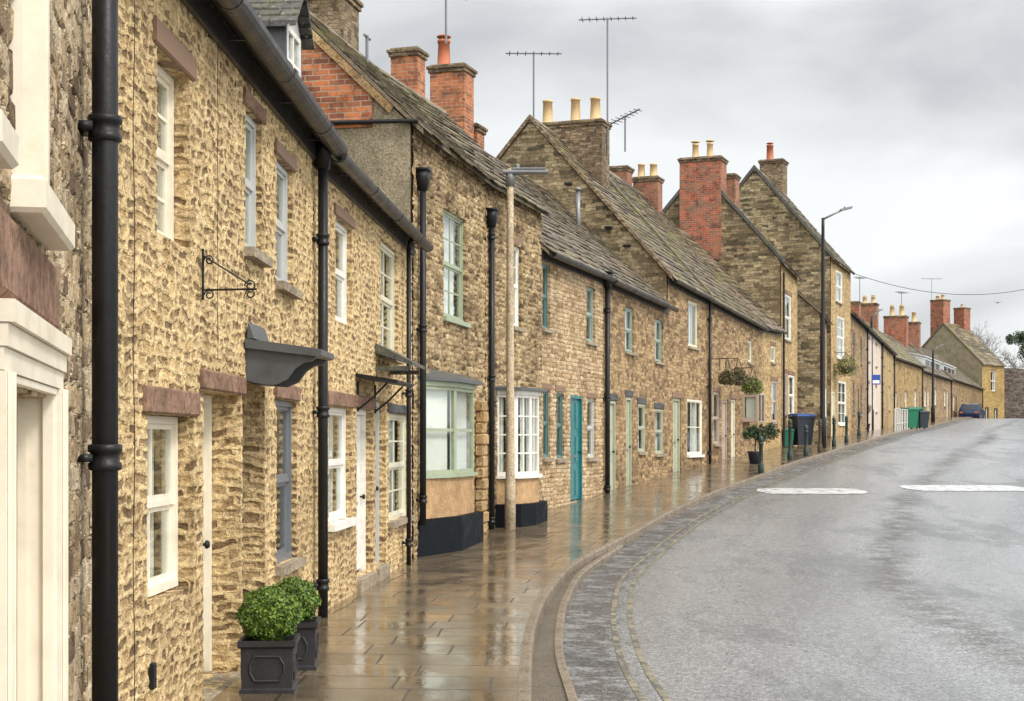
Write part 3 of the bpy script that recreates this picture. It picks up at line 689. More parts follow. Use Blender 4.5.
# ================= house 0: nearest, left edge
h0=House('stone_house',(-1.124,3.0),(-1.93,7.03),5.6,depth=6,pitch=44,wall=M['near'],roof=M['slate'],res=.018,
  label='nearest grey-brown rubble house at the left edge with a wide cream panelled doorway',cat='house')
uS=h0.U(22,-.1); h0.window(-30,18,-200,150,'cream',2,2,uvh=(uS-.85,uS-.17,2.28,4.3),d=.12,sill=None,lintel=None)
MB().bbox(.0,uS-.05,-.1,.06,2.19,2.275,.012).build('sill',M['cream'],h0.root)
uB=h0.U(75,-.1)-.1; uA=uB-.6
w=h0.window(0,0,0,0,'cream',2,4,uvh=(uA,uB,2.28,4.4),d=.12,sill=None,lintel=None,curtain=1)
MB().bbox(uA-.12,uB+.1,-.1,.06,2.18,2.275,.012).build('sill',M['cream'],w)
q=MB(); q.box(uB+.003,uB+.05,-.03,.05,2.28,4.45); q.box(uA-.05,uA-.003,-.03,.05,2.28,4.45); q.box(uB-.03,uB-.002,-.02,.1,2.28,4.4); q.build('architrave',M['cream'],w)
uB=h0.U(72,-.07)-.145; uA=uB-1.15
dr=h0.door(0,0,0,0,'cream',d=.2,uvh=(uA,uB,.0,1.74),panels=2)
q=MB()
for (a,b,y) in ((uA-.13,uA-.02,-.05),(uB+.02,uB+.13,-.05)):
    q.box(a,b,y,.03,-.1,1.76); q.box(a+.02,a+.035,y-.012,y-.001,-.1,1.76); q.box(b-.035,b-.02,y-.012,y-.001,-.1,1.76)
for k,o1 in enumerate((.045,.055,.07)): q.box(uA-.13-k*.004,uB+.13+k*.004,-o1,.03,1.762+k*.055,1.762+k*.055+.053)
q.box(uB-.035,uB-.003,-.04,.13,-.1,1.758); q.box(uB-.052,uB-.036,-.03,.0,-.1,1.75); q.box(uB-.052,uB-.036,.05,.075,-.1,1.75); q.box(uB-.06,uB-.036,.1,.13,-.1,1.75); q.box(uA,uB,-.04,.13,1.741,1.759)
q.build('door_surround',M['cream'],h0.root)
q=MB()
for t in (.28,.5,.72):
    uu=uA+(uB-uA)*t; q.box(uu-.05,uu+.05,.06,.178,.0,1.70)
q.build('pilaster',M['cream'],h0.root)
MB().bbox(uA-.25,uB+.16,-.03,.08,1.945,2.165,.02).build('lintel',M['lintel'],h0.root)
h0.shell(); h0.mkroof(sl=.35); h0.gutter(r=.075)
h0.pipe(px=101,r=.05,off=.09,hopper=False,step=1.28,h0=-.1)
q=MB(); q.tube([(h0.L-.13,-.06,.0),(h0.L-.13,-.06,1.4),(h0.L-.12,-.05,2.4)],.014,6); q.build('side_pipe',M['iron'],h0.root)

# ================= house 1: yellow
h1=House('stone_cottage',(-1.93,7.03),(-1.78,13.5),4.32,depth=6.4,pitch=40,wall=M['yellow'],roof=M['slate_dark'],res=.022,
  label='pale yellow pitted-stone cottage with a lead ogee canopy and two clipped box balls outside')
h1.window(158,190,47,232,'cream',2,4,d=.15,lintel='oak',curtain=.7,lh=.15,sill=None)
h1.window(148,194,414,604,'cream',2,2,d=.15,lintel='lintel',curtain=1,lh=.15,sill=None,sash=True)
h1.door(204,241,390,695,'cream2','cream',d=.27,lintel='lintel',lh=.13)
h1.door(243,265,383,672,'oak','greypaint',d=.24)
h1.window(277,297,399,566,'greypaint',1,2,d=.1,lintel='lintel',lh=.13)
h1.window(246,262,106,247,'palegrey',1,2,d=.1,lintel='lintel',lh=.12,curtain=.5)
h1.window(277,293,155,281,'palegrey',1,2,d=.1,lintel='oak',lh=.12,curtain=.5)
h1.shell((False,False)); h1.mkroof(sl=.3,ex=.2); h1.gutter(r=.085)
h1.pipe(u=h1.L-.03,r=.045,step=1.55)
# quoins between the two doors
q=MB(); z=.0
ua,ub=h1.U(241),h1.U(243)
# canopy
u0,u1=h1.U(246),h1.U(261)
m=MB(); P_=[(0,2.02),(-.05,2.0),(-.12,1.99),(-.2,1.985),(-.28,2.02),(-.34,2.1),(-.40,2.14),(-.46,2.15),(-.49,2.18),(-.49,2.215),(0,2.3)]
m.xprism(P_,u0,u0+.05); m.xprism(P_,u1-.05,u1); m.xprism([(0,2.24),(-.5,2.18),(-.53,2.19),(-.53,2.23),(0,2.305)],u0-.04,u1+.04)
m.xprism([(-.01,2.306),(-.06,2.306),(-.02,2.42)],u0-.02,u1+.04)
m.xprism([(-.02,2.0),(-.05,1.99),(-.1,1.99),(-.1,2.03),(-.02,2.04)],u0+.05,u1-.05)
lab(m.build('door_canopy',M['lead'],h1.root),'weathered lead canopy with curved underside over the second door')
# wrought iron bracket
u=h1.U(201); m=MB(); hz=h1.H(201,290); ht=h1.H(201,252)
m.tube([(u,-.012,hz-.06),(u,-.012,ht+.02)],.008,6); m.tube([(u,-.01,hz),(u,-.34,hz+.005)],.007,6); m.tube([(u,-.01,ht-.02),(u,-.3,hz+.03)],.006,6)
def scroll(m,c,r,turns=1.4,a0=0,sgn=1):
    pts=[(c[0],c[1]+sgn*r*(1-.6*t/20)*math.cos(a0+t/20*2*PI*turns),c[2]+r*(1-.6*t/20)*math.sin(a0+t/20*2*PI*turns)) for t in range(21)]
    m.tube(pts,.005,5)
scroll(m,(u,-.3,hz+.025),.035); scroll(m,(u,-.3,hz-.025),.03); scroll(m,(u,-.05,hz-.03),.03); scroll(m,(u,-.05,ht-.05),.03)
m.build('sign_bracket',M['iron'],h1.root)
# cables on the wall
m=MB(); pts=[]
for i in range(60): t=i/59; pts.append((h1.U(128)+.015*math.sin(t*21),-.03,.2+3.6*t))
m.tube(pts,.0025,5); 
pts=[(h1.U(213)+.01*math.sin(i*.9),-.03,2.1+2.0*i/30) for i in range(31)]; m.tube(pts,.0022,5); m.build('cable',M['iron'],h1.root)
MB().bbox(h1.U(150),h1.U(150)+.06,-.02,.02,.28,.42,.005).build('air_vent',M['iron'],h1.root)

# dormers: thing part of house with window
def dormer(h, u0, u1, z0, z1, back=1.3, yf=.12, side=None, roofmat=None, fr='palegrey'):
    zb=h.base; z0-=zb; z1-=zb
    m=MB(); m.box(u0,u0+.05,yf,back,z0-.25,z1); m.box(u1-.05,u1,yf,back,z0-.25,z1); m.box(u0+.05,u1-.05,yf,yf+.05,z0-.25,z0)
    d=m.build('dormer',side or M['lead'],h.root)
    um=(u0+u1)/2; rz=z1+min(.5,(u1-u0)*.5); o=.07; r=MB(); mt=roofmat or M['slate_dark']
    for sgn in (-1,1):
        ue=um+sgn*((u1-u0)/2+o)
        nrow=5; 
        for k in range(nrow):
            ta,tb=k/nrow,(k+1)/nrow+.08
            a=(ue+(um-ue)*ta); b=(ue+(um-ue)*min(1,tb)); za=z1-.06+(rz-z1+.06)*ta; zz=z1-.06+(rz-z1+.06)*min(1,tb)
            y=yf-.1
            while y<back:
                yy=min(y+random.uniform(.16,.3),back)
                r.add([(a,y,za+.05),(a,yy-.006,za+.05+random.uniform(-.006,.006)),(b,yy-.006,zz+.025),(b,y,zz+.025),(a,y,za),(a,yy-.006,za),(b,yy-.006,zz),(b,y,zz)],
                      [(0,1,2,3),(4,7,6,5),(0,4,5,1),(1,5,6,2),(2,6,7,3),(3,7,4,0)]); y=yy
    r.box(um-.06,um+.06,yf-.1,back,rz+.0,rz+.06)
    r.build('dormer_roof',mt,d)
    MB().add([(u0,yf+.01,z1),(u1,yf+.01,z1),(um,yf+.01,rz-.02),(u0,yf+.06,z1),(u1,yf+.06,z1),(um,yf+.06,rz-.02)],[(0,1,2),(5,4,3),(0,3,4,1),(1,4,5,2),(2,5,3,0)]).build('dormer_gable',M['palegrey'],d)
    w=MB(); a,b=u0+.052,u1-.052; f=.05
    w.box(a,a+f,yf,yf+.05,z0,z1); w.box(b-f,b,yf,yf+.05,z0,z1); w.box(a+f,b-f,yf,yf+.05,z1-f,z1); w.box(a+f,b-f,yf,yf+.05,z0+.001,z0+f); w.box((a+b)/2-.018,(a+b)/2+.018,yf+.004,yf+.044,z0+f,z1-f)
    w.box(a+f,b-f,yf+.006,yf+.042,(z0+z1)/2-.012,(z0+z1)/2+.012)
    w.build('dormer_window',M['white'],d); MB().box(a+.01,b-.01,yf+.02,yf+.024,z0+.01,z1-.01).build('dormer_pane',M['glass'],d)
dormer(h1,h1.U(232,.12),h1.U(249,.12),4.55,5.1)

# ================= house 2
h2=House('stone_cottage',(-1.78,13.5),(-1.33,20.0),4.27,depth=6.4,pitch=40,wall=M['yellow'],roof=M['slate'],res=.03,
  label='yellow-stone cottage between two black downpipes, with a white door under a thin black canopy')
h2.window(336,352,216,320,'white',1,2,d=.11,lintel='oak',lh=.12,sill=None)
h2.window(329,352,406,524,'white',1,2,d=.12,lintel='lintel',sill='white',lh=.15)
h2.door(357,373,408,577,'white',d=.15,lintel='lintel',lh=.14)
h2.door(376,386,400,566,'palegrey',d=.15)
h2.window(381,398,238,352,'cream2',2,4,d=.1,sill='sill',curtain=1)
h2.window(389,409,413,522,'cream2',2,4,d=.1,lintel='lintel_grey',lh=.12,curtain=1)
h2.shell((False,False)); h2.mkroof(sl=.3,ex=.2); h2.gutter(r=.075)
h2.pipe(px=408,r=.03,hopper=False)
m=MB(); u0=h2.U(357); u1=h2.U(373)+.15; hz=h2.H(357,383)
m.xprism([(0,hz+.06),(-.42,hz-.01),(-.44,hz+.01),(-.44,hz+.03),(0,hz+.1)],u0-.08,u1)
for uu in (u0,u1-.06): m.tube([(uu,-.01,hz-.28),(uu,-.16,hz-.16),(uu,-.32,hz)],.012,6); m.tube([(uu,-.01,hz-.3),(uu,-.01,hz+.02)],.012,6)
lab(m.build('door_canopy',M['iron'],h2.root),'thin black canopy on iron brackets')
m=MB(); u0=h2.U(376)-.05; u1=h2.U(386)+.35; hz=h2.H(378,366)
m.xprism([(0,hz+.14),(-.42,hz-.0),(-.42,hz+.035),(0,hz+.25)],u0,u1)
for uu in (u0+.02,u1-.07): m.box(uu,uu+.05,-.36,-.002,hz-.06,hz-.01)
lab(m.build('door_canopy',M['slate_dark'],h2.root),'slated lean-to door canopy')
dormer(h2,h2.U(286,.12),h2.U(302,.12),4.62,5.2,back=1.3)
# ================= house 3a / 3b: tall
A=(-1.33,20.0); B=(-.44,24.2); Cc=(.53,27.5)
h3=House('tall_stone_house',A,B,5.82,depth=3.9,pitch=44,wall=M['tall'],roof=M['slate_moss'],gable=M['pebblegrey'],res=.035,
  label='tall brown-stone house with a sage green bay window on a black plinth',cat='house')
h3.window(443,466,206,316,'sage',2,4,d=.1,sill='sage',curtain=1,bar=.02)
# bay occupies the ground floor: opening behind it
def bay(h, pts, levels, mat, nx, ny, roofmat, plmat, pebmat, curtain=True, label=None, nob=(1,)):
    zp,zs,zt,zr=levels     # plinth top, sill, head, roof top
    n=len(pts); inn=[(pts[0][0],.0)]+pts[1:-1]+[(pts[-1][0],.0)]
    def grow(P,k):
        cx=sum(p[0] for p in P)/len(P); out=[]
        for i,(x,y) in enumerate(P):
            out.append((x+(k if x>cx else -k), y if y>=-.001 else y-k))
        return out
    m=MB(); m.prism(list(grow(pts,.12)),-.5,zp); pl=m.build('bay_plinth',plmat,h.root)
    MB().prism(list(grow(pts,.0)),zp+.001,zs-.05).build('bay_base',pebmat,h.root)
    w=MB(); w.prism(grow(pts,.05),zs-.049,zs); w.prism(grow(pts,.03),zt-.07,zt-.001); fr=.05
    pn=MB(); cu=MB()
    for i in range(n-1):
        a=Vector((*pts[i],0)); b=Vector((*pts[i+1],0)); d=(b-a); Lf=d.length; d.normalize(); nn=Vector((-d.y,d.x,0))  # inward
        def bar(s0,s1,z0,z1,o0=.0,o1=.05):
            w.obox(a+d*s0+nn*o0+Vector((0,0,z0)), d*(s1-s0), nn*(o1-o0), (0,0,z1-z0))
        bar(.0,fr,zs+.001,zt-.071); bar(Lf-fr,Lf,zs+.001,zt-.071)
        bar(fr,Lf-fr,zs+.001,zs+.06,.004); bar(fr,Lf-fr,zt-.12,zt-.072,.004)
        for k in range(1,nx[i]): x=Lf*k/nx[i]; bar(x-.011,x+.011,zs+.06,zt-.12,.01,.04)
        for k in range(1,ny): z=zs+.06+(zt-.12-zs-.06)*k/ny; bar(fr,Lf-fr,z-(.022 if ny==2 else .011),z+(.022 if ny==2 else .011),.012,.038)
        pn.obox(a+d*fr+nn*.024+Vector((0,0,zs+.05)), d*(Lf-2*fr), nn*.004, (0,0,zt-zs-.15))
        if curtain:
            for k in range(max(4,int(Lf/.03))):
                N_=max(4,int(Lf/.03)); s0=fr+(Lf-2*fr)*k/N_; s1=fr+(Lf-2*fr)*(k+1)/N_; tfr=(k+.5)/N_
                if curtain==2 or tfr<.36 or tfr>.66:
                    o0=.1+.012*(k%2); o1=.1+.012*((k+1)%2); p=a+d*s0+nn*o0; q=a+d*s1+nn*o1
                    cu.add([p+Vector((0,0,zs)),q+Vector((0,0,zs)),q+Vector((0,0,zt-.06)),p+Vector((0,0,zt-.06))],[(0,1,2,3)])
    wo=w.build('bay_window',mat,h.root); pn.build('pane',M['glass'],wo)
    if curtain: cu.build('curtain',M['curtain'],wo)
    r=MB(); P2=grow(pts,.11); P3=[(x,y*.15) for x,y in grow(pts,.0)]; k=len(P2)
    r.add([(x,y,zt) for x,y in P2]+[(x,y,zt+.045) for x,y in P2]+[(x,y,zr) for x,y in P3],
       [tuple(range(k-1,-1,-1))]+[(i,(i+1)%k,(i+1)%k+k,i+k) for i in range(k)]+[(i+k,(i+1)%k+k,(i+1)%k+2*k,i+2*k) for i in range(k)]+[tuple(range(2*k,3*k))])
    r.build('bay_roof',roofmat,h.root)
    return wo
def toloc(h,X,Y):
    rx,ry=X-h.x0,Y-h.y0; return (rx*h.dx+ry*h.dy, -rx*h.dy+ry*h.dx)
def bfix(h,pts): return [toloc(h,*p) for p in pts]
p1=toloc(h3,-.80,21.35); p2=toloc(h3,-.66,22.45)
b1=[(.28,0.0),(p1[0],p1[1]),(p2[0],p1[1]-.0),(p2[0]+.35,0.0)]
h3.open.append((.62,p2[0]+.28,1.14,2.35,.25))
bay(h3,b1,(.52,1.12,2.42,2.58),M['sage'],[1,1,1],2,M['lead'],M['blackplinth'],M['pebble'],curtain=2)
h3.shell((True,False)); h3.mkroof(u1=h3.L-.001,sl=.34,ex=.22); 
h3.pipe(px=422,r=.045,h1=h3.H(425,192),h0=.45,step=2.3); h3.pipe(px=491,r=.045,h1=h3.H(493,228),step=2.3)
# rough stone buttress beside bay
m=MB(); us=h3.U(476); z=-.4
while z<2.2: m.bbox(us-.13+random.uniform(-.03,.03),us+.2+random.uniform(-.04,.04),-.14+random.uniform(-.02,.02),-.03,z,z+.17,.02); z+=.175
m.build('stone_pier',M['quoin'],h3.root)
# brick infill in the gable + verge board
t=h3.tan; e=h3.e0
ya=.55; yr=1.93
MB().xprism([(ya,e-.02),(3.3,e-.02),(yr,e+t*yr-.12),(ya,e+t*ya-.12)],-.03,-.001).build('brick_infill',M['brick'],h3.root)
m=MB(); m.xprism([(.3,e+t*.3-.15),(yr,e+t*yr-.15),(yr,e+t*yr-.02),(.25,e+t*.3-.06)],-.07,-.031); m.build('bargeboard',M['quoin'],h3.root)
MB().tube([(-.06,-.1,e+.02),(-.06,1.6,e+.06)],.03,8).build('side_gutter',M['iron'],h3.root)
h3.chimney(h3.uy(326,2.5)[0],2.5,.8,.85,8.75,6.5,M['stack'])
h3.aerial(h3.uy(367,1.6)[0],1.6,7.2,7.9,0,0,.3)
h3b=House('tall_stone_house',B,Cc,5.82,depth=3.9,pitch=44,wall=M['tall'],roof=M['slate_moss'],gable=M['tall_flat'],res=.04,
  label='tall brown-stone house with a white bow window behind the concrete lamp column',cat='house')
h3b.window(512,521,243,326,'white',1,4,d=.1,lintel='oak',sill='sill',lh=.16)
b2=[(.55,0),(.72,-.3),(1.25,-.42),(1.8,-.42),(2.3,-.3),(2.5,0)]
b2=[(u*.9+.15,y) for u,y in b2]
h3b.open.append((.8,2.3,1.15,2.35,.25))
zb=h3b.H(505,475); zt_=h3b.H(505,391)
bay(h3b,b2,(h3b.H(505,503),zb,zt_,zt_+.08),M['white'],[1,2,2,2,1],4,M['lead'],M['blackplinth'],M['pebble'],curtain=1)
h3b.shell((False,True)); h3b.mkroof(u0=0,sl=.34,ex=.22)
# ================= house 4a: teal ; 4b
Dd=(4.0,38.5)
def pt_on(a,b,px):
    k=(px-CX)/F; dx,dy=b[0]-a[0],b[1]-a[1]; t=(k*a[1]-a[0])/(dx-k*dy); return (a[0]+dx*t,a[1]+dy*t)
P4=pt_on(Cc,Dd,604)
h4=House('stone_cottage',Cc,P4,5.14,depth=6.6,pitch=43,wall=M['coursed'],roof=M['slate'],res=.04,
  label='pale coursed-stone cottage with a bright teal front door',)
h4.window(542,550,262,328,'tealdull',1,2,d=.1,sill='sill'); h4.window(586,595,285,341,'greygreen',1,2,d=.1,sill='sill')
h4.window(542.5,550,389,458,'tealdull',2,2,d=.08,lintel='oak',lh=.12); h4.window(556,564,392,459,'tealdull',2,2,d=.08,lintel='oak',lh=.12)
h4.door(570,582,395,501,'teal',d=.06,panels=3); h4.window(587,596,398,458,'palegrey',1,2,d=.1,lintel='oak',lh=.12)
h4.shell((False,False)); h4.mkroof(sl=.34,ex=.22); h4.gutter(r=.08)
h4.pipe(u=h4.L-.04,r=.055)
h4.chimney(h4.U(408,3.2),3.2,.45,.56,9.35,6.5,M['brick'],cap='stack')
uc=h4.U(452,3.2); h4.chimney(uc,3.2,.62,.78,9.62,6.5,M['brick'],pots=((-.1,.15),),potmat='potred',cowl=True,poth=.6,potr=.15)
h4.chimney(uc+.75,3.2,.5,.8,8.5,6.5,M['brick'])
h4.aerial(h4.uy(446,3.0)[0],3.0,9.9,10.9,math.atan2(1,-.3)+.3,0,.95)
h4b=House('stone_cottage',P4,Dd,5.12,5.06,depth=6.6,pitch=43,wall=M['brownrow'],roof=M['slate'],res=.06,
  label='tan rubble cottage with two narrow pale green doors, right of the teal-door cottage')
h4b.window(625,634,306,351,'greygreen',1,2,d=.1); h4b.window(655,663,318,361,'greygreen',1,2,d=.1)
h4b.door(605,616,400,496,'palegreen',d=.08,lintel='lintel_grey'); h4b.door(626,632,397,489,'palegreen',d=.08,lintel='lintel_grey')
h4b.window(638,645,404,452,'palegreen',1,2,d=.06,lintel='lintel_grey'); h4b.window(655,663,409,454,'palegreen',1,2,d=.06,lintel='lintel_grey')
h4b.shell((False,False)); h4b.mkroof(sl=.34,ex=.22); h4b.gutter(r=.08)
# flue
m=MB(); uf,wf=h4b.L-1.8,1.9; m.tube([(uf,wf,4.4+1.6),(uf,wf,7.35)],.06,10); m.lathe((uf,wf,7.35),[(.06,0),(.1,.02),(.1,.06),(.03,.1)],10); m.build('flue_pipe',M['galv'],h4b.root,True)
# ================= house 5a, 5b (tall gable)
E5=(8.33,50.0); P5=pt_on(Dd,E5,708)
ef=5.78+(5.35-5.78)*math.hypot(P5[0]-4,P5[1]-38.5)/math.hypot(4.33,11.5)
h5=House('stone_cottage',Dd,P5,5.85,ef+.07,depth=7.5,pitch=48.6,wall=M['brownrow'],roof=M['slate_moss'],gable=M['gable'],res=.07,
  label='brown cottage with a big stone gable, wide three-pot stack and pale green corner door')
h5.window(688,698,300,346,'cream2',2,1,d=.08,sash=False); h5.window(687,702,399,455,'cream',3,2,d=.06,sash=False,sill='white')
h5.door(673,681,398,475,'palegreen',d=.1,lintel='oak')
h5.shell((True,False)); h5.mkroof(sl=.36,ex=.24); h5.gutter(r=.07)
# verge coping on the near gable + party verge
def verge(h,u,mat,wd=.16,up=.12,name='verge_coping',w0=0,w1=None,both=True):
    t=h.tan; w1=h.depth/2 if w1 is None else w1; e=h.eave(u); m=MB()
    m.xprism([(w0-.12,e+t*(w0-.12)+.0),(w1,e+t*w1),(w1,e+t*w1+up),(w0-.12,e+t*(w0-.12)+up)],u,u+wd)
    if both: m.xprism([(h.depth+.1,e-t*.1),(w1+.001,e+t*w1),(w1+.001,e+t*w1+up),(h.depth+.1,e-t*.1+up)],u,u+wd)
    return m.build(name,mat,h.root)
verge(h5,-.08,M['stack'],.14,.13); verge(h5,h5.L-.12,M['mossy'],.24,.2,'party_verge',both=False)
h5.chimney(2.3,3.35,.75,1.95,9.99+.42,8.6,M['stack'],pots=((0,.72),(0,-.1),(0,-.68)),poth=.72,potr=.15)
h5.aerial(.25,3.75,9.9,11.95,math.atan2(-1,.4),7,1.5,.5,.0); h5.aerial(2.4,2.35,9.5,13.3,math.atan2(-1,.25),8,1.6,.5)
h5.aerial(2.6,1.9,9.6,10.6,math.atan2(-1,-.5),7,1.1,.5,.12)
for (ww,zz) in ((1.5,7.1),(2.6,8.3),(1.0,6.6)): MB().box(-.16,.0,ww-.02,ww+.16,zz-h5.base,zz-h5.base+.05).build('vent_slot',M['iron'],h5.root)
h5b=House('stone_cottage',P5,E5,ef+.07,5.42,depth=7.5,pitch=48.6,wall=M['brownrow'],roof=M['slate_moss'],gable=M['gable'],res=.08,
  label='brown cottage hung with flower baskets beside a small pink-framed box window')
h5b.pipe(px=709.5,r=.045,hopper=False)
h5b.window(713.5,719,392,444,'pink',1,2,d=.06,lintel='lintel'); h5b.door(722,728,400,466,'pink',d=.1); h5b.door(731,736,399,464,'cream2',d=.1,lintel='oak')
h5b.window(748,752,340,362,'cream2',1,1,d=.08,sash=False,sill='sill')
# small box oriel
uo=h5b.U(741); 
h5b.open.append((uo+.3,uo+1.2,h5b.H(744,420)+.1,h5b.H(744,396)-.1,.2))
z0=h5b.H(744,421); z1=h5b.H(744,395); wmb=MB()
wmb.box(uo+.2,uo+1.3,-.5,-.002,z0-.03,z0); wmb.box(uo+.2,uo+1.3,-.5,-.002,z1,z1+.05)
for (a,b,c_,d_) in ((uo+.2,uo+.27,-.5,-.43),(uo+1.23,uo+1.3,-.5,-.43),(uo+.2,uo+.27,-.07,-.002),(uo+.72,uo+.78,-.5,-.45),(uo+1.23,uo+1.3,-.07,-.002)): wmb.box(a,b,c_,d_,z0,z1)
wmb.box(uo+.21,uo+.26,-.43,-.07,z0,z0+.1); wmb.box(uo+.21,uo+.26,-.43,-.07,z1-.07,z1)
ow=wmb.build('box_window',M['pink'],h5b.root); MB().box(uo+.225,uo+.235,-.44,-.06,z0+.1,z1-.07).box(uo+.26,uo+1.24,-.485,-.478,z0,z1).build('pane',M['glass'],ow)
MB().box(uo+.3,uo+.31,-.42,-.1,z0+.05,z1-.05).build('curtain',M['curtain'],ow)
h5b.shell((False,True)); h5b.mkroof(sl=.36,ex=.25); h5b.gutter(r=.06)
h5b.chimney(h5b.L-2.3,4.2,.6,.6,10.85-.3,8.6,M['brick_old']); h5b.chimney(h5b.L-1.2,3.6,.6,.85,10.35,8.4,M['brick_old'],pots=((0,-.2),(0,.22)),poth=.5,potr=.13)
# ================= 5c yellow
E5c=(9.36,52.2)
h5c=House('stone_cottage',E5,E5c,5.45,depth=6.6,pitch=46,wall=M['yellow_far'],roof=M['slate'],res=.1,label='narrow yellow-stone cottage front left of the blue-lidded bin')
h5c.window(771,775,346,362,'cream2',1,1,d=.06,sash=False,lintel='lintel'); h5c.window(771.5,777,381,422,'pink',1,2,d=.06,lintel='lintel')
h5c.shell((False,False)); h5c.mkroof(sl=.4,ex=.28); h5c.gutter(r=.06)
# ================= 6 with the red chimney
E6=(10.5,55.2); 
h6=House('stone_house',E5c,E6,7.85,7.6,depth=5.8,pitch=49,wall=M['yellow_far'],roof=M['slate'],gable=M['gable'],res=.1,label='narrow tall house whose stone gable carries the big red brick chimney',cat='house')
h6.window(785,791,294,339,'white',1,2,d=.06,lintel='lintel'); h6.window(783.5,786.5,373,414,'pink',1,2,d=.05,lintel='lintel'); h6.window(788.5,794,375,415,'white',1,2,d=.05,lintel='lintel')
h6.shell((True,True)); h6.mkroof(sl=.4,ex=.28); verge(h6,-.08,M['slate_dark'],.14,.17)
h6.chimney(.36,2.85,.9,1.5,11.62,8.0,M['brick_red'],pots=((0,.28),(0,-.25)),poth=.5,potr=.13,cowl=True)
h6.chimney(h6.L-.5,2.4,.7,.55,11.4,9.0,M['brick_old'])
MB().tube([(.1,-.08,0),(.1,-.08,6.1)],.04,8).build('downpipe',M['iron'],h6.root)
# ================= 6b
h6b=House('stone_cottage',(11.45,55.6),(12.6,60.0),6.3,depth=5.4,pitch=42,wall=M['brownrow'],roof=M['slate'],gable=M['gable'],res=.12,label='low brown cottage stepping forward behind the tall lamp post')
h6b.window(821.5,826,386,419,'white',1,2,d=.05,sash=False); h6b.shell(); h6b.mkroof(sl=.4,ex=.28)
# ================= 7 three storey
h7=House('three_storey_house',(12.75,60.0),(14.45,64.0),8.95,8.8,depth=6.2,pitch=50,wall=M['yellow_far'],roof=M['slate'],gable=M['gable'],res=.12,label='tallest three-storey house with steep stone gable and white windows one above the other',cat='house')
h7.window(836,842,270,301,'white',1,2,d=.05); h7.window(837,844,316,357,'white',2,4,d=.05,sill='white'); h7.window(838,846,381,424,'white',2,4,d=.05,sill='white'); h7.door(831,834,392,436,'cream2',d=.05)
h7.shell(); h7.mkroof(sl=.42,ex=.3); verge(h7,-.08,M['slate_dark'],.15,.18)
h7.chimney(h7.L-1.0,3.1,.85,1.0,13.55,11.5,M['stack'],pots=((0,.15),),potmat='potred',poth=.65,potr=.15,cowl=True)
# ================= 8 row
R8=[(14.45,64.0)]+[pt_on((14.45,64.0),(23.9,94.0),p) for p in (866,881)]+[(23.9,94.0)]
lb=['brown-grey cottage just beyond the three-storey house, dark sash windows','cottage with a pale pink front behind the lamp post with the blue sign','tan cottage with one high white window, left of the mossy roof']
wm=[M['brownrow'],paint('pale_pink_render',(.56,.46,.38),.7,.4),M['yellow_far']]
for i in range(3):
    h=House('stone_cottage',R8[i],R8[i+1],7.05,depth=7,pitch=42,wall=wm[i],roof=M['slate'],gable=M['gable'],res=.25,label=lb[i])
    for (q0,q1) in ((.12,.26),(.6,.74)):
        for (a,b) in ((.9,2.2),(3.3,4.4)): h.window(0,0,0,0,['greypaint','white','cream2'][i],2,2,uvh=(h.L*q0,h.L*q0+1.0,a+.15*i,b+.15*i),d=.08,lintel='lintel')
    h.door(0,0,0,0,['oak','white','pink'][i],uvh=(h.L*.42,h.L*.42+.95,.02,2.1),d=.08)
    h.shell(); h.mkroof(sl=.5,ex=.35); h.gutter(r=.07); h.pipe(u=h.L-.2,r=.05,hopper=False)
# ================= 9 row low
R9=[(23.9,94.0)]+[pt_on((23.9,94.0),(46.7,149.0),p) for p in (922,951)]+[(46.7,149.0)]
lb=['low golden-stone cottage with bright moss on its roof beside the green bin','low golden-stone cottage with a big glazed roof dormer, middle of the far row','low stone cottage furthest up the row, abutting the end gable']
for i in range(3):
    h=House('stone_cottage',R9[i],R9[i+1],(6.85,6.6,6.72)[i],depth=7,pitch=40,wall=(M['yellow_far2'],M['tall_flat'],M['brownrow'])[i],roof=M['slate_bright'] if i==0 else M['slate'],gable=M['gable'],res=.4,label=lb[i])
    n=4 if i==2 else 3
    for k in range(n):
        u=h.L*(k+.5)/n
        if k%2==0: h.door(0,0,0,0,['pink','cream2','oak'][i],uvh=(u,u+1.0,g(h.y0+u*h.dy)-h.base+.02,g(h.y0+u*h.dy)-h.base+2.1),d=.1)
        b_=g(h.y0+u*h.dy)-h.base; tp=min(h.e0-.4,b_+2.1)
        h.window(0,0,0,0,'white',2,2,uvh=(u-1.8,u-.7,max(b_+.8,tp-1.2),tp),d=.1,lintel='lintel')
    h.shell(); h.mkroof(sl=.6,ex=.4); h.gutter(r=.09); h.pipe(u=h.L-.3,r=.05,hopper=False)
    NINE=globals().setdefault('NINE',[]); NINE.append(h)
def onrow(px,w):
    for h in NINE:
        u=h.U(px,w)
        if 0<=u<h.L: return h,u
    return NINE[-1],NINE[-1].L-1
def stackpx(px,w,du,dw,zt,mat,**k):
    h,u=onrow(px,w); u=max(du/2+.3,u); h.chimney(u,w,du,dw,zt,7.5,mat,**k); return h,u
a_=stackpx(854,3.5,.8,.8,10.9,M['brick_red']); a_[0].aerial(a_[1]+.5,3.2,9,12.6,2.9,4,1.3,.8)
stackpx(869,3.5,.9,1.2,11.3,M['brick_old'],pots=((0,-.3),(0,.3)),cowl=True,poth=.5,potr=.16)
a_=stackpx(896,3.5,1.1,1.75,11.4,M['brick_red'],pots=((0,-.45),(0,.3)),poth=.8,potr=.2,cowl=True); a_[0].aerial(a_[1]+.9,3.2,9,13.4,2.9,5,1.8,.9)
stackpx(914,3.5,.9,1.0,11.7,M['brick_old'],pots=((0,0),),poth=.9,potr=.2)
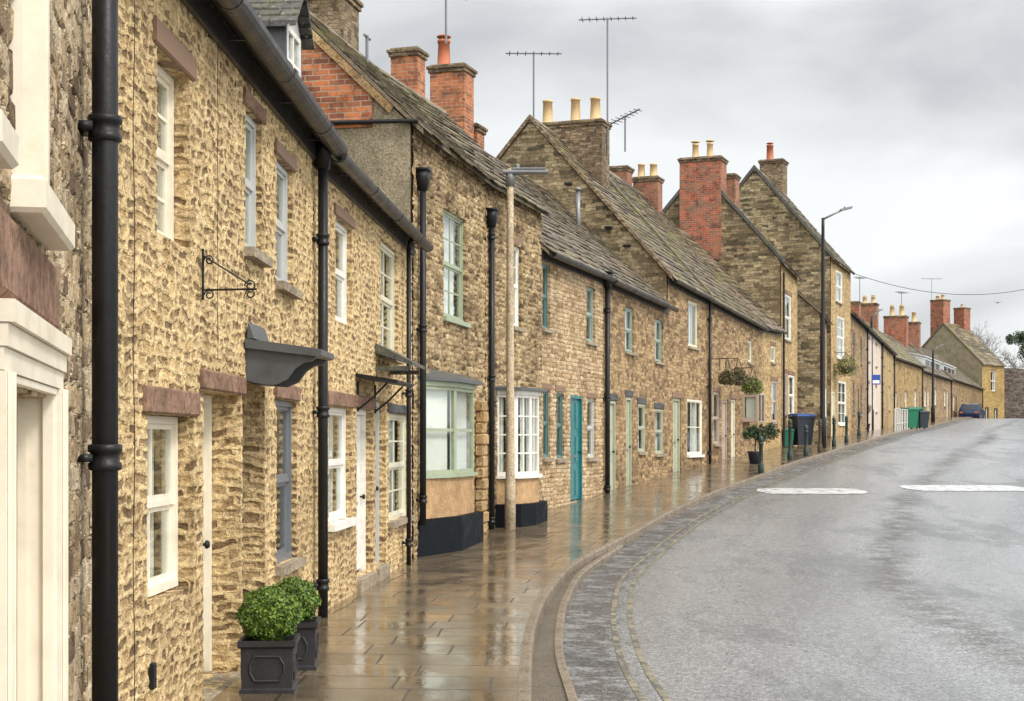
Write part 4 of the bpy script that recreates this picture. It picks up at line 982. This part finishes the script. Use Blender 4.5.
for (pa,pb,ya,yb) in ((922,938,357,377),(941,953,364,383)):
    h,ua=onrow(pa,.8); ub=min(h.U(pb,.8),h.L-.3); zl=h.H(pa,yb,.8); zh=h.H(pa,ya,.8); m=MB()
    for uu in (ua,ub-.16): m.xprism([(.6,zl),(.6,zh),(3.0,zh+.55),(3.0,zh+.2)],uu,uu+.15)
    m.box(ua+.15,ub-.17,.6,.7,zh-.15,zh-.01); m.box(ua+.15,ub-.17,.6,.7,zl,zl+.15)
    for k in (1,2): xx=ua+(ub-ua)*k/3; m.box(xx-.05,xx+.05,.61,.68,zl+.15,zh-.15)
    m.xprism([(.5,zh+.01),(.5,zh+.09),(3.1,zh+.68),(3.1,zh+.6)],ua-.1,ub+.05)
    d_=m.build('glazed_dormer',M['rooflight'],h.root); MB().box(ua+.16,ub-.17,.63,.64,zl+.15,zh-.15).build('pane',M['glass'],d_)
# second row of taller roofs behind: cottage behind the low row
hb=House('stone_house',(26.0,112.0),(37.5,140.0),8.4,depth=7,pitch=42,wall=M['greystone'],roof=M['slate'],gable=M['gable'],res=1.0,label='long stone house behind the low row, only its roof showing',cat='house')
hb.shell(); hb.mkroof(sl=.7,ex=.45)
# ================= 10 end house
h10=House('stone_house',(46.7,149.0),(49.9,152.0),9.2,depth=8.6,pitch=44,wall=M['gold'],roof=M['slate_moss'],gable=M['pebblegrey'],res=.4,label='golden end house up the street with plain rendered gable and two tall brick stacks',cat='house')
h10.window(991,995.5,371,391,'white',1,2,d=.1,lintel='lintel')
h10.window(985,989,407,420,'oak',1,1,d=.1,sash=False); h10.window(994,998,408,420,'oak',1,1,d=.1,sash=False)
h10.shell(); h10.mkroof(sl=.7,ex=.45); verge(h10,-.1,M['slate_moss'],.2,.2)
h10.chimney(.9,5.2,1.3,1.5,15.9,11,M['brick_red'],pots=((0,-.3),(0,.3)),poth=.5,potr=.2); h10.chimney(3.6,4.3,1.2,1.2,15.2,11,M['brick_red'],pots=((0,0),),poth=.4,potr=.15)
h10.aerial(.9,6.2,13,18.2,2.5,5,2.2,.9)

# ------------------------------------------------------------------ far right: field wall, shrub, bare trees
m=MB(); a=Vector((50.0,152.4,0)); b=Vector((84,146,0)); d=(b-a).normalized(); nn=Vector((-d.y,d.x,0)); N_=30
for i in range(N_):
    p=a+(b-a)*i/N_; q=a+(b-a)*(i+1)/N_; top=8.9+random.uniform(-.12,.12)
    m.obox((p.x,p.y,0.5),(q.x-p.x,q.y-p.y,0),(nn.x*.6,nn.y*.6,0),(0,0,top-.5))
o=m.build('field_wall',M['fieldwall']); tag(o,'high dark dry-stone wall beyond the road at the right edge','wall')

def leaves(m, n, f, size):
    for _ in range(n):
        p=f(); a=Vector((random.gauss(0,1),random.gauss(0,1),random.gauss(0,1))).normalized(); b=a.orthogonal().normalized(); b=Matrix.Rotation(random.uniform(0,6.28),3,a)@b
        c=a.cross(b); s=size*random.uniform(.6,1.3); p=Vector(p)
        m.add([p-b*s,p+c*s*.5,p+b*s,p-c*s*.5],[(0,1,2,3)])
def bare_tree(x,y,h,label,lean=0,seed=1):
    rnd=random.Random(seed); m=MB(); z=g(y)-.4
    root=empty('bare_tree',(x,y,z)); tag(root,label,'tree','bare winter trees behind the end house')
    t=MB(); t.tube([(0,0,0),(.1,0,h*.2),(lean*.4,.1,h*.42)],h*.022,8,r1=h*.014); t.build('trunk',M['bare'],root,True)
    def br(p,d,l,r,lv):
        pts=[p]; q=p
        for k in range(3):
            d=(d+Vector((rnd.gauss(0,.16),rnd.gauss(0,.16),rnd.gauss(.05,.1)))).normalized(); q=q+d*l/3; pts.append(q)
        m.tube(pts,r,4 if lv>1 else 5,cap=False,r1=r*.55)
        if lv<5:
            for k in range(3 if lv<4 else 2):
                i=rnd.choice((1,2,3,3)); nd=(d+Vector((rnd.gauss(0,.55),rnd.gauss(0,.55),rnd.gauss(.12,.35)))).normalized(); br(pts[i],nd,l*rnd.uniform(.6,.8),r*.55,lv+1)
    for k in range(5): br(Vector((lean*.4,.1,h*.42)),Vector((rnd.gauss(0,.5),rnd.gauss(0,.5),1)).normalized(),h*.22,h*.011,0)
    m.build('crown',M['bare'],root)
bare_tree(52,165,13.5,'bare grey tree rising behind the golden end house',0,3); bare_tree(57.5,168,13,'taller bare tree between the end house and dark shrub, left of the right edge',1,5); bare_tree(48.5,172,13,'bare tree whose twigs show over the end house ridge',-1,9); bare_tree(62,172,12,'bare tree at the far right edge above the dark stone wall',-1,11)
root=empty('evergreen_shrub',(47.9,137.5,g(137)-.4)); tag(root,'dark evergreen shrub at the right edge in front of the dry-stone wall','shrub')
m=MB(); m.tube([(0,0,0),(.1,0,4),(0,.1,7.5)],.16,7,r1=.05); m.build('trunk',M['stem'],root)
m=MB(); cl=[(random.gauss(0,.9),random.gauss(0,.9),random.uniform(5.2,9.0),random.uniform(.5,1.0)) for _ in range(16)]
def fsh():
    c=random.choice(cl); v=Vector((random.gauss(0,1),random.gauss(0,1),random.gauss(0,1))).normalized()*c[3]*random.random()**.4; return (c[0]+v.x+.1,c[1]+v.y,c[2]+v.z)
leaves(m,6000,fsh,.1); m.build('crown',M['leafdark'],root)

# ------------------------------------------------------------------ street furniture
def G(px,y): return ((px-CX)/F*y, y)
# lamp 1
x,y=-.03,24.5; r=empty('street_lamp',(x,y,g(y))); tag(r,'weathered tan concrete lamp column in front of the white bow window','street lamp')
m=MB(); m.lathe((0,0,-.1),[(.09,0),(.088,.9),(.075,.93),(.068,1.4),(.055,5.95),(.05,5.99)],10); m.build('column',M['concrete'],r,True)
m=MB(); m.lathe((0,0,5.6),[(.075,0),(.075,.25),(.05,.27)],10); m.tube([(0,0,5.78),(.15,-.02,5.83),(.3,-.02,5.84)],.03,8); m.build('bracket',M['galv'],r,True)
m=MB(); m.bbox(-.12,.62,-.09,.07,5.8,5.865,.02); m.bbox(.02,.58,-.075,.055,5.868,5.9,.014); m.lathe((0.12,0,5.9),[(.035,0),(.035,.05),(.02,.07)],8); m.build('lantern',M['galv'],r)
def lamp(px,y,z1,arm,label,mat='iron',rad=.07,dirx=1):
    x,_=G(px,y); b=g(y); r=empty('street_lamp',(x,y,b)); tag(r,label,'street lamp'); H=z1-b
    m=MB(); m.lathe((0,0,-.2),[(rad*1.6,0),(rad*1.6,1.2),(rad*1.1,1.3),(rad*.75,H-.2),(rad*.7,H+.15)],10); m.build('column',M[mat],r,True)
    m=MB(); m.tube([(0,0,H-.1),(arm*.3,0,H+.05),(arm*.65,0,H+.22)],.035,8); m.build('arm',M['galv'],r,True)
    m=MB(); m.obox((arm*.6,-.1,H+.18),(arm*.4,0,.1),(0,.2,0),(0,0,.07)); m.lathe((arm*.75,0,H+.28),[(.03,0),(.03,.06)],8); m.build('lantern',M['galv'],r)
lamp(823,52.0,9.35,1.0,'tall slim black lamp post by the blue-lidded bin','iron',.075)
lamp(871.5,76,7.9,.55,'black lamp post carrying a small blue sign','iron',.075)
lamp(933,104,7.9,.7,'furthest black lamp post in front of the glazed roof dormer','iron',.09)
# sign on post 3
x,y=G(876,75.8); root=empty('street_sign',(x,y,4.65)); tag(root,'small blue and white flag sign fixed to the lamp post','sign')
MB().bbox(-.22,.22,-.02,.02,-.25,.25,.005).build('sign_plate',M['signblue'],root); MB().box(-.17,.17,-.028,-.021,-.19,-.03).build('white_band',M['white'],root); MB().box(-.28,-.2,-.015,.015,.1,.14).build('clip',M['galv'],root)

def bollard(px,y,h,label,mat='postgreen',rad=.055):
    x,_=G(px,y); r=empty('bollard',(x,y,g(y))); tag(r,label,'bollard','bollards along the kerb')
    m=MB(); m.lathe((0,0,-.2),[(rad*1.5,0),(rad*1.5,.42),(rad*1.1,.46),(rad,.5),(rad*.95,h-.02),(rad*1.3,h),(rad*1.3,h+.04),(rad,h+.06)],12); m.build('post',M[mat],r,True)
    m=MB(); m.lathe((0,0,h-.14),[(rad,0),(rad*1.15,.03),(rad*1.2,.08),(rad*.9,.14),(rad*.3,.17)],12); m.build('finial',M[mat],r,True)
bollard(761,39.2,.95,'nearest dark green bollard, beside the potted shrub')
bollard(790,44.5,1.2,'tall dark bollard just left of the blue-lidded bin')
bollard(806,47,.95,'green bollard standing directly in front of the blue-lidded bin')
bollard(820,49.3,1.08,'brownish bollard touching the left of the tall lamp post','stem')
bollard(834,52.8,1.02,'first bollard to the right of the tall lamp post')
bollard(846.5,57,1.0,'bollard in front of the three-storey house ground floor window')
bollard(859,62,1.0,'bollard past the three-storey house, in front of the brown-grey cottage')
# guard rail
y0_,y1_=73,88; r=empty('guard_railing',(kx(y0_)-.35,y0_,g(y0_))); tag(r,'pale grey pedestrian railing along the kerb left of the green bin','railing')
n=8
for k in range(n):
    y=y0_+(y1_-y0_)*k/(n-1); x=kx(y)-.35; MB().box(x-r.location.x-.04,x-r.location.x+.04,y-y0_-.04,y-y0_+.04,g(y)-g(y0_)-.1,g(y)-g(y0_)+1.1).build('post',M['palegrey'],r)
m=MB()
for hh in (.35,1.08): m.tube([(kx(y0_+i*1.5)-kx(y0_),i*1.5,g(y0_+i*1.5)-g(y0_)+hh) for i in range(11)],.03,6)
m.build('rail',M['palegrey'],r)

def wheelie(px,y,body,lid,label,s=1.0,rz=0):
    x,_=G(px,y); r=empty('wheelie_bin',(x,y,g(y)),rz); tag(r,label,'wheelie bin'); r.scale=(s,s,s)
    m=MB(); a,b=.22,.29; z0,z1=.06,.95
    vs=[(-a,-a*1.1,z0),(a,-a*1.1,z0),(a,a*1.1,z0),(-a,a*1.1,z0),(-b,-b*1.15,z1),(b,-b*1.15,z1),(b,b*1.15,z1),(-b,b*1.15,z1)]
    m.add(vs,[(0,3,2,1),(4,5,6,7),(0,1,5,4),(1,2,6,5),(2,3,7,6),(3,0,4,7)]); m.bbox(-b-.025,b+.025,-b*1.15-.025,b*1.15+.025,z1-.05,z1+.005,.01); m.build('body',M[body],r)
    l=MB(); l.add([(-b-.03,-b*1.2-.03,z1+.01),(b+.03,-b*1.2-.03,z1+.01),(b+.03,b*1.2+.06,z1+.01),(-b-.03,b*1.2+.06,z1+.01),(-b+.02,-b*1.1,z1+.075),(b-.02,-b*1.1,z1+.075),(b-.02,b*1.2,z1+.11),(-b+.02,b*1.2,z1+.11)],[(0,3,2,1),(4,5,6,7),(0,1,5,4),(1,2,6,5),(2,3,7,6),(3,0,4,7)]); l.build('lid',M[lid],r)
    for sx in (-1,1): 
        w=MB().lathe((0,0,0),[(.05,-.025),(.1,-.025),(.1,.025),(.05,.025)],14).build('wheel',M['rubber'],r,True); w.location=(sx*.24,.25,.1); w.rotation_euler=(0,PI/2,0)
    MB().tube([(-.2,b*1.2+.09,z1+.03),(.2,b*1.2+.09,z1+.03)],.016,8).build('handle',M[lid],r)
wheelie(802,52.6,'binblack','binblue','dark wheelie bin with a blue lid at the kerb by the tall lamp post',1.12,.2)
wheelie(788,52.5,'bingreen','bingreen','small green bin half hidden behind the blue-lidded bin',.62)
wheelie(910,84.5,'bingreen','bingreen','bright green wheelie bin at the end of the grey railing',1.15,.3)
wheelie(915.5,87.2,'bingreen','bingreen','green wheelie bin wedged between the other green bin and the black bin',1.2,-.1)
wheelie(922.5,87.0,'binblack','binblack','black wheelie bin, rightmost of the bins by the railing',1.0,.15)

# car up the hill
def car(px,y,label,ang):
    x=(px-CX)/F*y; r=empty('parked_car',(x,y,g(y)+.0),ang); tag(r,label,'car')
    prof=[(-2.05,.35),(-2.08,.62),(-2.0,.82),(-1.75,.92),(-1.35,1.38),(-1.0,1.45),(.2,1.45),(.55,1.36),(1.05,.95),(1.75,.82),(2.02,.68),(2.06,.4),(1.9,.25),(-1.9,.25)]
    m=MB(); n=len(prof); secs=[(-.84,.93,0),(-.8,1,0),(.8,1,0),(.84,.93,0)]
    vs=[]
    for (yy,s_,_) in secs:
        for (a,b) in prof:
            yk=yy*(.82 if b>1.2 else 1); vs.append((a*(.985 if abs(yy)>.82 else 1),yk,b if b<1 else b*(1 if s_==1 else .985)))
    fs=[tuple(range(n)),tuple(range(4*n-1,3*n-1,-1))]
    for k in range(3):
        for i in range(n): fs.append((k*n+i,k*n+(i+1)%n,(k+1)*n+(i+1)%n,(k+1)*n+i))
    m.add(vs,fs); m.build('body',M['carpaint'],r,False)
    gl=MB()
    for s_ in (-1,1): gl.add([(-1.3,s_*.83,.95),(.9,s_*.83,.95),(.45,s_*.715,1.33),(-1.15,s_*.715,1.36)],[(0,1,2,3)])
    gl.add([(.58,-.6,1.35),(.58,.6,1.35),(1.07,.72,.965),(1.07,-.72,.965)],[(0,1,2,3)]); gl.add([(-1.38,-.6,1.37),(-1.38,.6,1.37),(-1.76,.7,.94),(-1.76,-.7,.94)],[(0,1,2,3)])
    gl.build('side_window',M['binblack'],r)
    for sx in (-1.3,1.3):
        for sy in (-.76,.76):
            w=MB().lathe((0,0,0),[(.2,-.1),(.31,-.1),(.31,.1),(.2,.1)],18).build('wheel',M['rubber'],r,True); w.location=(sx,sy,.31); w.rotation_euler=(PI/2,0,0)
            k=MB().lathe((0,0,0),[(.05,-.106),(.19,-.104),(.19,.104),(.05,.106)],14).build('rim',M['galv'],w,True)
    for sy in (-.6,.6): MB().bbox(-2.1,-2.05,sy-.12,sy+.12,.62,.78,.01).build('tail_lamp',M['potred'],r)
car(972,126.5,'dark blue car parked over the brow by the last golden cottages',math.atan2(1,.45))

# overhead cable with its pole (outside the frame on the right)
pole=empty('utility_pole',(29.5,74,g(74)-.1)); tag(pole,'wooden telegraph pole on the far side of the road, right of the picture','utility pole')
m=MB(); m.tube([(0,0,-.3),(0,0,9.2)],.13,10,r1=.09); m.build('post',M['stem'],pole,True); MB().box(-.5,.5,-.05,.05,8.7,8.8).build('crossarm',M['stem'],pole)
m=MB(); a=Vector((14.3,63.7,8.75)); b=Vector((29.5,74,10.55)); pts=[]
for i in range(31): t=i/30; p=a.lerp(b,t); p.z-=1.35*4*t*(1-t)*1.0; pts.append(p)
m.tube(pts,.012,4); o=m.build('overhead_cable',M['iron']); tag(o,'thin black overhead cable sagging across the sky from the three-storey house','cable')

# box balls in square planters
def planter(x,y,label,seed,s=.355,r=.2):
    root=empty('potted_boxwood',(x,y,g(y)),.06); tag(root,label,'potted plant','clipped box balls in square planters')
    h=s*.98; a=s/2; m=MB(); k=.93
    def ring(q,z): return [(-q,-q,z),(q,-q,z),(q,q,z),(-q,q,z)]
    lv=[(a*.97,.0),(a*.97,.035),(a*.9,.045),(a*.93,h-.05),(a*.985,h-.045),(a*1.03,h-.035),(a*1.03,h),(a*.9,h),(a*.88,h-.06)]
    vs=[p for q,z in lv for p in ring(q,z)]; fs=[(3,2,1,0),tuple(len(vs)-4+i for i in range(4))]
    for i in range(len(lv)-1):
        for j in range(4): fs.append((i*4+j,i*4+(j+1)%4,(i+1)*4+(j+1)%4,(i+1)*4+j))
    m.add(vs,fs)
    # octagonal raised moulding on each side
    for q in range(4):
        R=Matrix.Rotation(q*PI/2,3,'Z'); w=a*.6; c=a*.32; z0,z1=.09,h-.1; z0c,z1c=z0+.05,z1-.05
        oc=[(-w+c*.5,z0),(w-c*.5,z0),(w,z0c),(w,z1c),(w-c*.5,z1),(-w+c*.5,z1),(-w,z1c),(-w,z0c)]
        for i in range(8):
            p,r2=oc[i],oc[(i+1)%8]; yy=-a*.925
            m.tube([R@Vector((p[0],yy,p[1])),R@Vector((r2[0],yy,r2[1]))],.008,6)
    m.build('planter',M['planter'],root)
    MB().box(-a*.87,a*.87,-a*.87,a*.87,h-.09,h-.05).build('soil',M['soil'],root)
    rnd=random.Random(seed); MB().tube([(0,0,h-.07),(.005,0,h+.1)],.012,6).build('stem',M['stem'],root)
    cz=h+r*.78
    f=MB()
    bm_=[(r*.86*math.sin(PI*i/10),-r*.80*math.cos(PI*i/10)) for i in range(1,10)]
    f.lathe((0,0,cz),bm_,14)
    for _ in range(7500):
        v=Vector((rnd.gauss(0,1),rnd.gauss(0,1),rnd.gauss(0,1))).normalized()
        lump=1+.09*math.sin(v.x*7+seed)*math.cos(v.z*8)+.03*math.sin(v.y*15)
        p=Vector((0,0,cz))+Vector((v.x,v.y,v.z*.9))*r*lump*rnd.uniform(.84,1.1)
        a1=(v+Vector((rnd.gauss(0,.6),rnd.gauss(0,.6),rnd.gauss(.2,.6)))).normalized(); b1=a1.orthogonal().normalized(); b1=Matrix.Rotation(rnd.uniform(0,6.28),3,a1)@b1; c1=a1.cross(b1); s_=rnd.uniform(.008,.015)
        f.add([p-b1*s_,p+c1*s_*.6+a1*.002,p+b1*s_,p-c1*s_*.6+a1*.002],[(0,1,2,3)])
    f.build('foliage',M['box'],root)
planter(-1.545,9.55,'nearer clipped box ball in an embossed square pewter planter',1,.35,.185)
planter(-1.53,10.5,'farther clipped box ball, tucked behind the nearer planter',2,.35,.168)

# plants on the fronts
def basket(px,py,y,label,mat='heather',r=.26,chain=True,group='hanging baskets on the brown cottage'):
    x=(px-CX)/F*y; z=CAMH+(HY-py)/F*y; root=empty('hanging_basket',(x,y,z)); tag(root,label,'hanging basket',group)
    m=MB(); m.lathe((0,0,-r*.75),[(.03,0),(r*.4,.04),(r*.68,.12),(r*.8,r*.7)],12); m.build('basket',M['stem'],root,True)
    if chain: 
        m=MB()
        for k in range(3): m.tube([(r*.9*math.cos(k*2.1),r*.9*math.sin(k*2.1),0),(0,0,.55)],.008,4)
        m.tube([(0,0,.55),(-.5,.2,.55)],.012,5); m.tube([(-.5,.2,.55),(-.5,.2,.2)],.012,5); m.build('hanger',M['iron'],root)
    m=MB()
    def f():
        v=Vector((random.gauss(0,1),random.gauss(0,1),random.gauss(0,1))).normalized()*r*random.uniform(.5,1.25); return (v.x,v.y,v.z*.85+.02-.25*(v.x*v.x+v.y*v.y)/r)
    leaves(m,1600,f,.035); m.build('foliage',M[mat],root)
basket(727,378,42.5,'leftmost hanging basket with sparse brown winter plants','heather',.2)
basket(738,377,43.6,'middle hanging basket with fuller brown-green plants','heather',.26)
basket(752,386,45.0,'rightmost hanging basket, low over the pink box window','leafyel',.27)
basket(846,366,60.5,'yellow-green trailing basket on the three-storey house',"leafyel",.42,True,None)
def shrubpot(px,y,h,label,r=.32,n=1500,mat='leafdark'):
    x=(px-CX)/F*y; root=empty('potted_shrub',(x,y,g(y))); tag(root,label,'potted plant')
    m=MB(); m.lathe((0,0,0),[(.15,0),(.2,.3),(.22,.32),(.22,.36),(.18,.36)],14); m.build('pot',M['binblack'],root,True)
    MB().tube([(0,0,.3),(.02,0,h*.6)],.02,6).build('stem',M['stem'],root); m=MB()
    cl=[(random.gauss(0,r*.5),random.gauss(0,r*.5),h*.75+random.gauss(0,h*.13),random.uniform(.12,.22)) for _ in range(9)]
    def f():
        c=random.choice(cl); v=Vector((random.gauss(0,1),random.gauss(0,1),random.gauss(0,1))).normalized()*c[3]*random.random()**.4; return (c[0]+v.x,c[1]+v.y,c[2]+v.z)
    leaves(m,n,f,.04); m.build('foliage',M[mat],root)
shrubpot(755,42.8,1.15,'dark glossy shrub in a black pot on the pavement below the pink box window',.4,2200)
shrubpot(866,73,1.3,'small potted shrub against the pale pink front',.35,900,'leafdark')
# bird in the sky
x,y,z=(998-CX)/F*90,90,CAMH+(HY-303)/F*90
m=MB(); m.add([(-.28,0,.08),(0,-.05,0),(0,.09,0),(.28,0,.1),(-.14,.0,.06),(.14,0,.06),(0,.0,.03)],[(0,1,2),(1,3,2),(0,2,6),(6,2,3)])
m.lathe((0,0,-.03),[(.01,0),(.04,.02),(.045,.05),(.01,.08)],8); o=m.build('bird',M['iron']); o.location=(x,y,z); tag(o,'tiny dark bird gliding in the grey sky above the bare trees','bird')

# ------------------------------------------------------------------ sky and light
sc_=bpy.context.scene
w=bpy.data.worlds.new('World'); sc_.world=w; w.use_nodes=True; nt=w.node_tree; nt.nodes.clear()
out=nt.nodes.new('ShaderNodeOutputWorld'); bg=nt.nodes.new('ShaderNodeBackground'); nt.links.new(bg.outputs[0],out.inputs[0])
SUN_EL=math.radians(48); SUN_AZ=math.radians(128)    # azimuth clockwise from +Y
sky=nt.nodes.new('ShaderNodeTexSky'); sky.sky_type='NISHITA'; sky.sun_disc=False; sky.sun_elevation=SUN_EL; sky.sun_rotation=SUN_AZ
tc=nt.nodes.new('ShaderNodeTexCoord')
def nn_(t,**k):
    n=nt.nodes.new(t)
    for a,b in k.items(): setattr(n,a,b)
    return n
mp=nn_('ShaderNodeMapping'); mp.inputs['Scale'].default_value=(1,1,2.6); mp.inputs['Location'].default_value=(.35,.0,.2); nt.links.new(tc.outputs['Generated'],mp.inputs[0])
no=nn_('ShaderNodeTexNoise'); no.inputs['Scale'].default_value=3.2; no.inputs['Detail'].default_value=6; no.inputs['Roughness'].default_value=.5; no.inputs['Distortion'].default_value=.35; nt.links.new(mp.outputs[0],no.inputs['Vector'])
rp=nn_('ShaderNodeValToRGB'); e=rp.color_ramp.elements; e[0].position=.34; e[0].color=(3.9,4.0,4.1,1); e[1].position=.6; e[1].color=(6.4,6.55,6.55,1); nt.links.new(no.outputs[0],rp.inputs[0])
# darker cloud toward the upper right, sky boosted sunward, unseen behind the camera, to light the walls
sx=nn_('ShaderNodeSeparateXYZ'); nt.links.new(tc.outputs['Generated'],sx.inputs[0])
def wm_(op,a,b,clamp=False):
    n=nn_('ShaderNodeMath',operation=op,use_clamp=clamp)
    for i,v in enumerate((a,b)):
        if isinstance(v,(int,float)): n.inputs[i].default_value=v
        else: nt.links.new(v,n.inputs[i])
    return n.outputs[0]
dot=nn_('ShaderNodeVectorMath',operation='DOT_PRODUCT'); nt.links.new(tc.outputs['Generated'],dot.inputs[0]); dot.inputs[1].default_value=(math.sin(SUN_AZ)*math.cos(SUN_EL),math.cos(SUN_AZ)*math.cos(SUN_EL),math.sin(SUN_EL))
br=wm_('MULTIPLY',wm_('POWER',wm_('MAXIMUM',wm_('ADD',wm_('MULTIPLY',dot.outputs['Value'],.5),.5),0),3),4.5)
dk=wm_('MULTIPLY',wm_('MULTIPLY',wm_('MAXIMUM',wm_('SUBTRACT',sx.outputs[0],.05),0),wm_('MAXIMUM',wm_('SUBTRACT',sx.outputs[2],.12),0)),-6.0)
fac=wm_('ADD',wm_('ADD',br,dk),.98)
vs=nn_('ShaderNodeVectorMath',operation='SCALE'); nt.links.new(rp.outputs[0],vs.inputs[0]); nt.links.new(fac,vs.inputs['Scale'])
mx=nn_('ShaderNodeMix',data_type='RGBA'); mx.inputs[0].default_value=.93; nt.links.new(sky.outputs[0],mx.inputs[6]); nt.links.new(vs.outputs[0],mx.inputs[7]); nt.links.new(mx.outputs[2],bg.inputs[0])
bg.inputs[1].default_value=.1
L=bpy.data.lights.new('sun','SUN'); L.energy=2.2; L.angle=math.radians(14); L.color=(1,.96,.9); lo=bpy.data.objects.new('sun',L); C.objects.link(lo)
dv=Vector((math.sin(SUN_AZ)*math.cos(SUN_EL),math.cos(SUN_AZ)*math.cos(SUN_EL),math.sin(SUN_EL))); lo.rotation_euler=dv.to_track_quat('Z','Y').to_euler()
cd=bpy.data.cameras.new('camera'); co=bpy.data.objects.new('camera',cd); C.objects.link(co); co.location=(0,0,CAMH); co.rotation_euler=(PI/2,0,0)
cd.sensor_width=36; cd.lens=F/1024*36; cd.shift_y=(HY-350.5)/1024; cd.clip_end=3000; cd.clip_start=.1
sc_.camera=co
vs_=sc_.view_settings; vs_.view_transform='Standard'; vs_.look='None'; vs_.exposure=.3; vs_.gamma=1; vs_.use_curve_mapping=False
sc_.render.engine='CYCLES'
